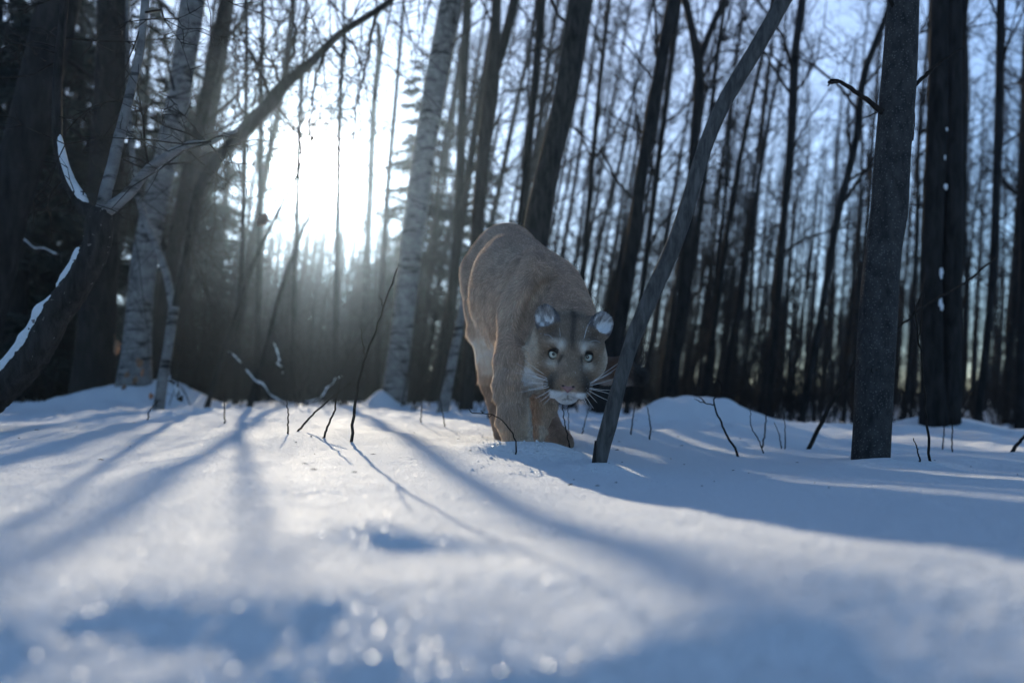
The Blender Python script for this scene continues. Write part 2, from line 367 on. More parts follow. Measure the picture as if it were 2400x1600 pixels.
# ---------------------------------------------------------------- trees seen in the photograph one by one
def measured_tree(name, label, pts, d, mat, height=11.0, sides=14, rings=60, crown=None, seed=0, group=None, rough=.04, cat='tree', forks=(), snow_pads=(), base_flare=.25):
    """pts: rows of (px, py, half width in px) from the base upwards; all at distance d"""
    rg = np.random.default_rng(1000 + seed)
    w = np.array([np.append(P(a, b, d), c * d / F) for a, b, c in pts])
    base = w[0].copy(); zg = gz(base[0], d)
    dirv = (w[1] - w[0]); k = (zg - .25 - base[2]) / dirv[2] if abs(dirv[2]) > 1e-6 else 0
    low = base + dirv * k; low[3] = base[3] * 1.08
    rows = [low] + [r for r in w if r[2] > low[2] + .05]
    top = rows[-1]; dv = rows[-1] - rows[-2]; dv = dv / np.linalg.norm(dv[:3])
    if height:
        n_up = 4; H = height - (top[2] - CZ)
        for q in range(1, n_up + 1):
            e = top.copy(); e[:3] = top[:3] + dv[:3] * H * q / n_up + rg.normal(0, .05, 3) * q; e[3] = max(top[3] * (1 - .8 * q / n_up), .008); rows.append(e)
    path = smooth_path(np.array(rows), rings)
    # more rings where the picture looks
    xy = np.array([low[0], d, zg])
    r = root(name, xy, label, cat, group)
    ph = rg.uniform(0, 9, 3)
    def disp(n, s):
        tt = np.linspace(0, 24, n)[:, None] + 0 * np.arange(s)[None, :]; an = np.linspace(0, 2 * np.pi, s, endpoint=False)[None, :] + 0 * tt
        q = np.stack([np.cos(an) * 1.3 + ph[0], np.sin(an) * 1.3 + ph[1], tt * .6 + ph[2]], -1).reshape(-1, 3)
        return (rough * (vnoise(q) + .6 * vnoise(q * 3.1))).reshape(n, s)
    rad = np.maximum(path[:, 3], .004)
    hh = np.clip((path[:, 2] - zg) / (8 * base[3] + 1e-6), 0, 1); rad = rad * (1 + base_flare * (1 - hh) ** 2)
    g = Geo(); g.tube(path[:, :3] - xy, rad, sides, True, disp)
    for fk in forks:
        fw = np.array([np.append(P(a, b, d), c * d / F) for a, b, c in fk]); fp = smooth_path(fw, 40)
        g.tube(fp[:, :3] - xy, np.maximum(fp[:, 3], .003), max(sides - 4, 7), True, disp)
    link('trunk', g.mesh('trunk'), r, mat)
    if crown:
        out = []
        for c in crown: out += branch_set(rg, path[:, :3], path[:, 3], **c)
        out = [(a - xy, b - xy, e, f) for a, b, e, f in out]
        link('crown', segs_mesh('crown', out, 4), r, TWIG if mat is not BIRCH else TWIG)
    return r, path, xy

C_STD = lambda z0=1.2, n=26, l0=.4, l1=1.5: [dict(z0=z0, z1=10, n=n, lmin=l0, lmax=l1, level=2, kids=(6, 3))]
TREES = [
 # name, label, pts, d, mat, kwargs
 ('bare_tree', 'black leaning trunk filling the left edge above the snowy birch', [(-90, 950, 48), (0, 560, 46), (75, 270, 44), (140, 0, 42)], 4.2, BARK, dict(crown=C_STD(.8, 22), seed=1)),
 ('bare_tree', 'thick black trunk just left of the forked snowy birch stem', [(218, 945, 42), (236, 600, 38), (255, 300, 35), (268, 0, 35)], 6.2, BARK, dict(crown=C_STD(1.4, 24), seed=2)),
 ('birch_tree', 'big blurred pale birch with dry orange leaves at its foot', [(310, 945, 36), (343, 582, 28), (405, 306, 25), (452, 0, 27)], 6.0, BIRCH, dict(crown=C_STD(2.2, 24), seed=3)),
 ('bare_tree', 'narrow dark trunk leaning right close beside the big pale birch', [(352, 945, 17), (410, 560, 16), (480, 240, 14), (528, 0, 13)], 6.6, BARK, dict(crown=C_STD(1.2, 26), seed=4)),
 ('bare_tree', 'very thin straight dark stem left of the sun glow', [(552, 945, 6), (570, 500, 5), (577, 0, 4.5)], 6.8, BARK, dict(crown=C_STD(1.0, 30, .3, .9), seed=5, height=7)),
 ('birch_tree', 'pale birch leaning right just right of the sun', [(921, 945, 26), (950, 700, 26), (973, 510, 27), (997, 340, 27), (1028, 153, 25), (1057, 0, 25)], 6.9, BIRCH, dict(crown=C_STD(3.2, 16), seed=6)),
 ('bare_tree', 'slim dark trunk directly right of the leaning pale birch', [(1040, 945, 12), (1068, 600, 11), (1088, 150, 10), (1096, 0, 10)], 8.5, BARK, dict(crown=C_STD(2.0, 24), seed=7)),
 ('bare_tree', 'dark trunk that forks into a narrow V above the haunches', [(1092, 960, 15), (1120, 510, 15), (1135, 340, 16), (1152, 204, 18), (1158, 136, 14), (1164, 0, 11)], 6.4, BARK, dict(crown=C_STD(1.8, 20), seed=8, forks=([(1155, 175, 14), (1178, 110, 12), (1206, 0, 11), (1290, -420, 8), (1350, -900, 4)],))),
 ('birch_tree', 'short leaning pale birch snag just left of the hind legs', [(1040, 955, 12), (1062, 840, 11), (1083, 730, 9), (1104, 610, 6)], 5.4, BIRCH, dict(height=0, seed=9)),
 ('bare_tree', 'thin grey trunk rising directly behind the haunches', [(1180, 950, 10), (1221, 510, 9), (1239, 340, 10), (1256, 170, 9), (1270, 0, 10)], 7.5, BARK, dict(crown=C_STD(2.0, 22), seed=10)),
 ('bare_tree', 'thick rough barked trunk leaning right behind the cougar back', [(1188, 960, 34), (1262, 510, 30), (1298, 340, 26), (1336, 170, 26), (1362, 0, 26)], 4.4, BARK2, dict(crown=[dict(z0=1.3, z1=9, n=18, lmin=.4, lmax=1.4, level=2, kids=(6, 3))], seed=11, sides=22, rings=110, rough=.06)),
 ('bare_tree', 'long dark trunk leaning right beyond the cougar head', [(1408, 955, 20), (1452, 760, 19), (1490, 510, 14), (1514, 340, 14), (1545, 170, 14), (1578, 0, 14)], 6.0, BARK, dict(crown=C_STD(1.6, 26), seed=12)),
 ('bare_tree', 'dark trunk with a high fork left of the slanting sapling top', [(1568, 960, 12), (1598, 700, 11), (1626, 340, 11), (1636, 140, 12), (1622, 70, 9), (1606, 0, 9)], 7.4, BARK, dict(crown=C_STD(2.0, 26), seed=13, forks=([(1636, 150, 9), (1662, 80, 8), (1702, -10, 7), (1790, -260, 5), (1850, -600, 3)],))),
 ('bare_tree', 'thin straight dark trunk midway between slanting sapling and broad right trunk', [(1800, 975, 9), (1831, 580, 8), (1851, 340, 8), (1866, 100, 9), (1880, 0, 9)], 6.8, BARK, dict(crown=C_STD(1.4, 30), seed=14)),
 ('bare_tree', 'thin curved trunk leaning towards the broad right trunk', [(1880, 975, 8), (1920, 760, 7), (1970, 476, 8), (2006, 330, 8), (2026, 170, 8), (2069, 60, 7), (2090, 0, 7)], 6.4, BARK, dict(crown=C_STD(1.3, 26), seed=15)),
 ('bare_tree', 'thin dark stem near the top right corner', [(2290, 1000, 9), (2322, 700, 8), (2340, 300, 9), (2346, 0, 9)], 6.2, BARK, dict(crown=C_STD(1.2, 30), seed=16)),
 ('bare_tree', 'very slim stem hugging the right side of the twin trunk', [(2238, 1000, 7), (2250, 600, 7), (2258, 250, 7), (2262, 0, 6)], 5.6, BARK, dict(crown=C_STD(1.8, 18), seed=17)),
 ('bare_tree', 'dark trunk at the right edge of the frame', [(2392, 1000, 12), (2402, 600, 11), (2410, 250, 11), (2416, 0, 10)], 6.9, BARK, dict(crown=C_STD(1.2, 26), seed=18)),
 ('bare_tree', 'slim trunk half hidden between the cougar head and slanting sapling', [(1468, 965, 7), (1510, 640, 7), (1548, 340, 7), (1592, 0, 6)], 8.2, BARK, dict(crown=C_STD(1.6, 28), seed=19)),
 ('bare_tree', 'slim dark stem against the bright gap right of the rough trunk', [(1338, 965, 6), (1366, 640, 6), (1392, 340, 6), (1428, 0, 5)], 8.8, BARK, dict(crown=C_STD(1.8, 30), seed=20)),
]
for nm, lb, pts, d, mt, kw in TREES: measured_tree(nm, lb, pts, d, mt, **kw)

# broad smooth trunk close to the camera at the right
r, path, xy = measured_tree('bare_tree', 'broad smooth grey trunk standing nearest at the right', [(2039, 1092, 40.5), (2044, 1005, 40.5), (2049.5, 886, 41.5), (2057, 750, 42), (2071, 580, 39.5), (2082, 510, 40), (2091, 374, 39), (2105, 204, 38.5), (2117, 0, 34)], 2.15, SMOOTH, height=9, sides=36, rings=240, rough=.012, seed=30, base_flare=.05,
    crown=[dict(z0=2.0, z1=8.5, n=20, lmin=.4, lmax=1.4, level=2, kids=(6, 3))])
for pts, r0 in (([(2068, 262), (2040, 240), (2010, 218), (1985, 200), (1964, 190), (1952, 196), (1942, 192)], .0075), ([(1964, 190), (1948, 188), (1940, 202)], .004), ([(2068, 256), (2045, 268), (2024, 276)], .0025),
                ([(2138, 208), (2152, 192), (2178, 168), (2215, 138), (2260, 110)], .006), ([(2140, 330), (2142, 290), (2143, 250), (2147, 200)], .002), ([(2095, 20), (2075, -30), (2040, -90)], .006)):
    p = smooth_path(np.array([P(a, b, 2.135) for a, b in pts]), 16); p += rng.normal(0, .0010, p.shape)
    g = Geo(); g.tube(p - xy, np.linspace(r0, r0 * .45, len(p)) * (1 + .2 * rng.random(len(p))), 7)
    link('branch', g.mesh('branch'), r, TWIG)
g = Geo()   # the old branch scar
for a, rr_ in ((0, .020), (1, .0125)):
    t = np.linspace(0, 2 * np.pi, 25); c = P(2072, 876, 2.106)
    p = np.stack([c[0] + rr_ * 1.25 * np.cos(t), c[1] + .35 * np.abs(np.cos(t)) * rr_ + 0 * t, c[2] + rr_ * .8 * np.sin(t)], -1) + rng.normal(0, .0008, (25, 3))
    g.tube(p - xy, np.full(25, .0035), 6, False)
t = np.linspace(0, 1, 20); p = np.array([P(2052 + 10 * math.sin(9 * q), 866 + 14 * math.sin(5 * q) - 10 * q, 2.104 + .01 * q) for q in t]); g.tube(p - xy, np.full(20, .002), 5)
link('branch_scar', g.mesh('branch_scar'), r, BARK2)

# twin trunk behind it
r, path, xy = measured_tree('twin_tree', 'twin black trunks with snow lodged in the seam at right', [(2188, 1005, 26), (2184, 580, 24), (2196, 300, 23), (2202, 0, 21)], 4.4, BARK, height=10, sides=18, rings=70, seed=31,
    crown=[dict(z0=2.4, z1=9, n=20, lmin=.5, lmax=1.6, level=2, kids=(6, 3))], forks=([(2226, 1010, 24), (2230, 580, 23), (2232, 300, 22), (2233, 0, 20), (2236, -600, 16), (2240, -1500, 8)],))
SEAM = []
for (a, b, s) in ((2219, 303, .008), (2218, 437, .010), (2215, 370, .004), (2207, 640, .009), (2206, 712, .010)):
    p = P(a, b, 4.335); n = 60
    v = rng.normal(0, 1, (n, 3)); 
    th_ = np.linspace(0, np.pi, 8)[:, None]; ph_ = np.linspace(0, 2 * np.pi, 12, endpoint=False)[None, :]
    sp = np.stack([np.sin(th_) * np.cos(ph_), np.sin(th_) * np.sin(ph_) * .6, np.cos(th_) + 0 * ph_], -1).reshape(-1, 3) * s * np.array([1, .6, 1.5 if b in (303, 437) else 3.2])
    sp *= (1 + .6 * vnoise(sp * 110 + b))[:, None]
    q = np.array([(i * 12 + j, (i + 1) * 12 + j, (i + 1) * 12 + (j + 1) % 12, i * 12 + (j + 1) % 12) for i in range(7) for j in range(12)])
    SEAM.append((sp + p, q))
for v, q in SEAM:
    c = v.mean(0); o = link('snow_clump', mesh_np('snow_clump', v - xy, q), r, SNOW)

# slanting sapling beside the head
r, path, xy = measured_tree('slanting_sapling', 'slender grey sapling slanting right in front of the cougar tail', [(1404, 1100, 17.5), (1405, 1086, 17.5), (1428, 992, 19), (1455, 886, 16.5), (1485, 790, 18), (1526, 694, 19.5), (1581, 571, 19.5), (1618, 460, 18.5), (1648, 357, 17.5), (1685, 265, 17.5), (1780, 102, 18), (1838, 0, 17.5)], 1.76, GREYB, height=4.6, sides=26, rings=130, rough=.035, seed=32, base_flare=.0,
    crown=[dict(z0=1.25, z1=4.4, n=16, lmin=.3, lmax=.8, level=2, kids=(5, 3))])
g = Geo(); t = np.linspace(0, 1, 10)
p = np.array([P(1391 + 5 * q, 1086 - 54 * q, 1.745) for q in t]); g.tube(p - xy, .0045 * (1 - .5 * t), 7)
link('branch_stub', g.mesh('branch_stub'), r, BARK)

# forked snow covered birch at the left
def pix_tube(g, pts, d, sides, n, rough=.05, off=(0, 0, 0)):
    w = np.array([np.append(P(a, b, d), c * d / F) for a, b, c in pts]); q = smooth_path(w, n)
    ph = rng.uniform(0, 20, 3)
    def disp(n_, s):
        tt = np.arange(n_)[:, None] * .5 + 0 * np.arange(s)[None, :]; an = np.linspace(0, 2 * np.pi, s, endpoint=False)[None, :] + 0 * tt
        k = np.stack([np.cos(an) * 1.4 + ph[0], np.sin(an) * 1.4 + ph[1], tt * .7 + ph[2]], -1).reshape(-1, 3)
        return (rough * (vnoise(k) + .8 * vnoise(k * 2.7))).reshape(n_, s)
    g.tube(q[:, :3] - np.asarray(off), q[:, 3], sides, True, disp); return q
DB = 2.35
main = [(-150, 1050, 44), (-40, 945, 40), (60, 855, 36), (130, 740, 33), (190, 650, 31), (228, 570, 30), (236, 510, 27), (240, 490, 22)]
b0 = P(-150, 1050, DB); b0[2] = gz(b0[0], DB)
fb = root('forked_birch', b0, 'snow dusted birch stem rising from the left edge into three limbs', 'tree')
g = Geo(); qm = pix_tube(g, main, DB, 22, 90, .07, b0); link('trunk', g.mesh('trunk'), fb, BARK2)
limbs = [[(225, 505, 19), (205, 492, 17), (175, 455, 14), (152, 408, 12), (136, 345, 11), (133, 270, 11), (136, 170, 10), (150, 20, 9), (165, -200, 7), (190, -500, 3)],
         [(238, 505, 17), (248, 450, 14), (264, 391, 13), (280, 320, 12), (292, 272, 11), (308, 205, 10), (322, 150, 9.5), (341, 0, 8.5), (365, -250, 6), (380, -520, 3)],
         [(244, 500, 15), (262, 485, 14), (306, 449, 12), (340, 405, 11), (374, 377, 10), (412, 352, 9), (449, 338, 8), (492, 334, 6.5), (530, 316, 5), (556, 306, 3)]]
LP = []
for lm in limbs:
    g = Geo(); LP.append(pix_tube(g, lm, DB, 14, 80, .06, b0)); link('limb', g.mesh('limb'), fb, BIRCH if lm is not limbs[0] else BARK2)
out = []; rg = np.random.default_rng(77)
for q in LP:
    for k in range(14):
        i = rg.integers(8, 70); d0 = unit(rg.normal(0, 1, 3) * np.array([1, .4, .8]))
        grow(rg, q[i, :3] - b0, d0, rg.uniform(.12, .5), .0035, 2, out, .02, (4, 3), .22)
link('crown', segs_mesh('crown', out, 5), fb, TWIG)
# flakes of peeling bark
g = Geo()
for k in range(90):
    i = rg.integers(8, 88); c = qm[i]; a = rg.uniform(0, 6.28); r_ = c[3] * 1.0
    p = c[:3] - b0 + np.array([math.cos(a) * r_, -abs(math.sin(a)) * r_, math.sin(a * 1.7) * r_ * .4])
    e1 = unit(rg.normal(0, 1, 3)); e2 = unit(np.cross(e1, rg.normal(0, 1, 3))); s = rg.uniform(.004, .012)
    g.add([p, p + e1 * s, p + (e1 + e2) * s * .8 + .003, p + e2 * s * .7], [(0, 1, 2, 3)])
o = link('bark_flake', g.mesh('bark_flake', False), fb, BIRCH); o['kind'] = 'stuff'
def snow_ridge(pathq, i0, i1, side, lift, wid, name, parent, org, seed):
    """a strip of snow lying along a stem's upper side"""
    n = i1 - i0; g = Geo(); c = pathq[i0:i1]; t = np.linspace(0, 1, n)
    env = np.clip(np.minimum(t, 1 - t) * 9, .03, 1) ** .6; nz = vnoise(np.stack([t * n * .35 + seed, t * 0, t * 0], -1))
    tan = np.gradient(c[:, :3], axis=0); tan /= np.linalg.norm(tan, axis=1)[:, None]
    up = np.array(side, float); upv = up - tan * (tan @ up)[:, None]; upv /= np.linalg.norm(upv, axis=1)[:, None]
    rad = c[:, 3] * wid * env * (1 + .14 * nz)
    g.tube(c[:, :3] + upv * (c[:, 3] * lift)[:, None] - org, rad, 12, True, lambda a, b: .14 * vnoise(np.random.default_rng(seed).normal(0, 1, (1, 3)) + np.stack(np.meshgrid(np.arange(a) * .4, np.arange(b) * .6, [0], indexing='ij'), -1).reshape(-1, 3)).reshape(a, b))
    link(name, g.mesh(name), parent, SNOW)
snow_ridge(qm, 2, 62, (-.80, -.32, .60), .60, .66, 'snow_cap', fb, b0, 1)
snow_ridge(qm, 60, 78, (-.80, -.32, .60), .62, .58, 'snow_cap', fb, b0, 2)
snow_ridge(LP[0], 2, 18, (.75, -.3, .6), .7, .8, 'snow_cap', fb, b0, 3)

# Y shaped sapling whose right arm crosses below the sun
DY = 4.8
b1 = P(374, 940, DY); b1[2] = gz(b1[0], DY)
ys = root('y_shaped_sapling', b1, 'Y shaped pale sapling whose long right arm slants up across the sun', 'tree')
g = Geo(); pix_tube(g, [(368, 985, 13), (380, 900, 12), (396, 800, 11), (408, 718, 12)], DY, 12, 30, .04, b1); link('trunk', g.mesh('trunk'), ys, BIRCH)
g = Geo(); qa = pix_tube(g, [(406, 730, 9), (392, 650, 9), (362, 565, 8), (338, 510, 8), (318, 420, 7), (305, 300, 6), (300, 150, 5), (300, -100, 3)], DY, 10, 40, .04, b1); link('limb', g.mesh('limb'), ys, BIRCH)
g = Geo(); qb = pix_tube(g, [(408, 726, 9), (432, 630, 9), (447, 540, 9), (462, 455, 11), (510, 372, 13), (578, 300, 15), (640, 235, 15), (668, 198, 13), (714, 160, 10), (800, 78, 8), (868, 34, 7), (905, 10, 7), (960, -50, 5), (1060, -180, 3)], DY, 12, 90, .04, b1); link('limb', g.mesh('limb'), ys, BARK)
out = []; rg = np.random.default_rng(5)
for k in range(84):
    q = qb if k % 4 else qa; i = rg.integers(12, len(q) - 2)
    d0 = unit(np.array([rg.normal(.15, .6), rg.normal(0, .35), rg.choice([1, -1]) * rg.uniform(.3, 1.1)]))
    grow(rg, q[i, :3] - b1, d0, rg.uniform(.35, 1.15), .0055, 2, out, -.03, (7, 4), .14)
for pts in ([(905, 12), (882, 44), (862, 130), (844, 204), (832, 300), (818, 400)], [(806, 72), (800, 160), (790, 260)], [(668, 200), (690, 90), (684, 0), (690, -120)], [(640, 236), (600, 150), (560, 90), (500, 40)], [(663, 205), (620, 120), (575, 60)], [(760, 115), (742, 180), (724, 300), (700, 380)]):
    p = smooth_path(np.array([P(a, b, DY) for a, b in pts]), 14) - b1; p += rg.normal(0, .008, p.shape)
    for k in range(13):
        out.append((p[k], p[k + 1], .012 * (1 - k / 16), .012 * (1 - (k + 1) / 16)))
        if k > 1:
            for s in (0, 1): grow(rg, p[k], unit(rg.normal(0, 1, 3) * np.array([1, .5, .8])), rg.uniform(.12, .4), .0045, 1, out, 0, (5,), .2, 3)
link('crown', segs_mesh('crown', out, 4), ys, TWIG)
# ---------------------------------------------------------------- background stand
def slender_mesh(seed):
    rg = np.random.default_rng(seed); H = rg.uniform(11, 15); n = 14
    z = np.linspace(-.4, H, n); p = np.stack([rg.normal(0, .035, n).cumsum(), rg.normal(0, .035, n).cumsum(), z], -1); p[:, :2] -= p[1, :2]
    r_ = np.interp(z, [-.4, 0, 1, H], [.085, .08, .068, .012])
    g = Geo(); q = smooth_path(np.column_stack([p, r_]), 26); g.tube(q[:, :3], q[:, 3], 8)
    tm = g.mesh('trunk'); tm.materials.append(BARK)
    out = branch_set(rg, q[:, :3], q[:, 3], 1.2, H - 1, 64, .35, 1.8, 2, (6, 3), (.5, 1.15), .05)
    cm = segs_mesh('crown', out, 3); cm.materials.append(TWIG)
    return tm, cm
SL = [slender_mesh(200 + k) for k in range(9)]
def spruce_mesh(seed, H):
    rg = np.random.default_rng(seed); g = Geo(); z = np.linspace(-.3, H, 12)
    g.tube(np.stack([0 * z, 0 * z, z], -1), np.interp(z, [-.3, H], [.10 + .004 * H, .01]), 8); tm = g.mesh('trunk'); tm.materials.append(BARK)
    wood = []; P0 = []; P1 = []; R0 = []; R1 = []
    zz = .35
    while zz < H - .15:
        R = (H - zz) * .24 + .22; nb = 6 if R > .6 else 4
        for k in range(nb):
            a = rg.uniform(0, 6.283); ln = R * rg.uniform(.65, 1.1); droop = rg.uniform(-.35, .05)
            d = unit(np.array([math.cos(a), math.sin(a), droop])); b = np.array([0, 0, zz + rg.uniform(-.1, .1)])
            wood.append((b, b + d * ln, .014, .004))
            sd = unit(np.cross(d, [0, 0, 1]))
            m = int(9 + ln * 27)
            for q in range(m):
                t = rg.uniform(.12, 1); c = b + d * ln * t
                s = rg.choice([-1, 1]); dd = unit(d * rg.uniform(.3, 1) + sd * s * rg.uniform(.2, .9) + np.array([0, 0, rg.uniform(-.5, .15)]))
                l2 = (.16 + .22 * (1 - t)) * rg.uniform(.6, 1.2) * (1 if ln > .5 else .7)
                P0.append(c); P1.append(c + dd * l2); R0.append(.022 * rg.uniform(.5, 1.2)); R1.append(.004)
        zz += rg.uniform(.16, .26)
    g = Geo(); g.segs(P0, P1, R0, R1, 3)
    a = np.array([w[0] for w in wood]); b = np.array([w[1] for w in wood]); g.segs(a, b, [w[2] for w in wood], [w[3] for w in wood], 3)
    cm = g.mesh('crown'); cm.materials.append(NEEDLE); return tm, cm
SP = [spruce_mesh(300, 5.5), spruce_mesh(301, 7.0), spruce_mesh(302, 4.2)]
def shrub_mesh(seed):
    rg = np.random.default_rng(seed); out = []
    for k in range(11):
        a = rg.uniform(0, 6.28); d = unit(np.array([.35 * math.cos(a), .35 * math.sin(a), 1]))
        grow(rg, np.array([.12 * math.cos(a), .12 * math.sin(a), -.15]), d, rg.uniform(.9, 2.1), .010, 2, out, .03, (6, 3), .1, 5)
    m = segs_mesh('stems', out, 3); m.materials.append(TWIG); return m
SH = [shrub_mesh(400 + k) for k in range(5)]

def place_tree(name, tm, cm, x, y, s, lean, rz, label, cat, group):
    z = gz(x, y); r = root(name, (x, y, z), label, cat, group)
    # lean towards +x in world after turning about its own axis
    r.rotation_mode = 'QUATERNION'
    r.rotation_quaternion = (Matrix.Rotation(math.atan(lean), 4, 'Y') @ Matrix.Rotation(rz, 4, 'Z')).to_quaternion()
    r.scale = (s, s, s)
    for nm, me in (('trunk', tm), ('crown', cm)):
        if me is not None:
            o = bpy.data.objects.new(nm, me); col.objects.link(o); o.parent = r
    return r
def lean_at(px): return float(np.interp(px, [0, 1400, 1800, 2400], [.16, .17, .09, .05])) + rng.normal(0, .025)
MARKS = [(-900, 'the black leaning trunk at the left edge'), (40, 'the forked snowy birch stem'), (330, 'the big pale birch'), (480, 'the thin straight stem left of the sun'), (745, 'the sun glare'), (935, 'the leaning pale birch'),
         (1100, 'the V forked trunk'), (1235, 'the rough barked trunk behind the cougar'), (1450, 'the long dark trunk beyond the cougar head'), (1600, 'the slanting sapling top'), (1835, 'the thin straight trunk right of the sapling'),
         (2060, 'the broad smooth trunk'), (2205, 'the twin black trunks'), (3200, 'the right frame edge')]
def between(px):
    for (a, n), (b, m) in zip(MARKS[:-1], MARKS[1:]):
        if px < b: return (n, m)
    return MARKS[-2][1], MARKS[-1][1]
def short(n): return n.replace('the ', '', 1)
GROUPS = {'r': 'slender bare trees in the dense right stand', 'l': 'slender bare trees in the dark left thicket', 'c': 'slender bare trees between the sun and the cougar'}
def stand_label(px, d, s=1.0):
    n, m = between(px - .08 * 400)
    far = 'nearer' if d < 13 else 'more distant' if d < 21 else 'farthest'
    girth = 'slim' if s < .62 else 'stout' if s > .8 else 'middling'
    return '%s %s bare tree seen right of %s' % (far, girth, n)
placed = 0
def stand(n, pxa, pxb, da, db, key, smin=.6, smax=1.25):
    global placed
    k = 0; tries = 0
    while k < n and tries < n * 30:
        tries += 1
        px = rng.uniform(pxa, pxb); d = math.sqrt(rng.uniform(da * da, db * db))
        if 640 < px < 900: continue
        # keep the path of the sunlight open
        top_px = px + lean_at(px) * 540
        if 655 < top_px < 850: continue
        x = (px - 1200) / F * d; i = rng.integers(len(SL)); s = rng.uniform(smin, smax)
        place_tree('slender_tree', SL[i][0], SL[i][1], x, d, s, lean_at(px), rng.uniform(0, 6.28), stand_label(px, d, s), 'tree', GROUPS[key]); k += 1; placed += 1
stand(150, 1260, 2700, 7.5, 32, 'r', .48, 1.0)
stand(50, 1260, 2650, 13, 36, 'r', .34, .6)
stand(40, -350, 560, 7.5, 30, 'l')
stand(24, 905, 1260, 9.5, 30, 'c')
# young growth under the sun, shorter than the light's path
for k in range(22):
    px = rng.uniform(545, 905); d = rng.uniform(9, 22); x = (px - 1200) / F * d; i = rng.integers(len(SL)); hgt = (HOR - rng.uniform(480, 700)) / F * d
    place_tree('young_tree', SL[i][0], SL[i][1], x, d, hgt / 13.0 * 1.0, rng.normal(.08, .05), rng.uniform(0, 6.28), 'thin young tree in the glare straight below the sun', 'tree', 'young trees below the sun')
# spruces
for px, d, i, s, lab in ((972, 14.0, 1, .92, 'dark spruce rising behind the leaning pale birch beside the sun'), (1120, 16, 0, 1.0, 'dark spruce behind the V forked trunk above the haunches'), (1215, 19, 1, .8, 'lower dark spruce behind the cougar back'),
                         (905, 20, 2, .95, 'small dark spruce under the sun at its right')):
    place_tree('spruce_tree', *SP[i], (px - 1200) / F * d, d, s, .03, px, lab, 'tree', 'dark spruces around the sun')
for px, d, i, s, lab in ((-60, 9, 1, 1.1, 'dark spruce behind the black leaning trunk at the left edge'), (90, 11, 1, 1.0, 'dark spruce filling the gap between the two leftmost black trunks'), (190, 8.5, 2, 1.0, 'low dark spruce behind the fork of the snowy birch'),
                         (300, 13, 1, 1.05, 'tall dark spruce behind the foot of the big pale birch'), (420, 12, 2, 1.2, 'dark spruce right of the big pale birch under the diagonal limb'), (-200, 12, 1, 1.3, 'tall dark spruce at the far left frame edge'),
                         (500, 17, 0, 1.1, 'distant spruce left of the thin straight stem beside the sun'), (30, 7.2, 2, .9, 'nearest low spruce under the leaning snowy birch stem'), (395, 20, 1, 1.3, 'far tall spruce peeping between the pale birch and its dark neighbour'), (140, 16, 1, 1.4, 'far tall spruce between the black trunks at the upper left')):
    place_tree('spruce_tree', *SP[i], (px - 1200) / F * d, d, s, .06, px * 1.3, lab, 'tree', 'dark spruces in the left thicket')
# shrubs
def shrubs(n, pxa, pxb, da, db, smin, smax, lab, grp):
    for k in range(n):
        px = rng.uniform(pxa, pxb); d = rng.uniform(da, db); x = (px - 1200) / F * d
        s = rng.uniform(smin, smax)
        if 600 < px < 860: s = min(s, .3 * d / 2.3)
        r = place_tree('shrub', None, None, x, d, s, rng.normal(.05, .06), rng.uniform(0, 6.28), '%s right of %s' % (lab, between(px)[0]), 'shrub', grp)
        o = bpy.data.objects.new('stems', SH[rng.integers(5)]); col.objects.link(o); o.parent = r
shrubs(36, 1440, 2600, 7, 15, .32, .62, 'leafless shrub in dark undergrowth', 'leafless shrubs behind the right snow bank')
shrubs(22, 560, 1260, 8, 18, .6, 1.1, 'leafless shrub in grey undergrowth', 'leafless shrubs below the sun')
shrubs(24, -250, 560, 6.5, 14, .6, 1.1, 'leafless shrub in shaded undergrowth', 'leafless shrubs below the left thicket')

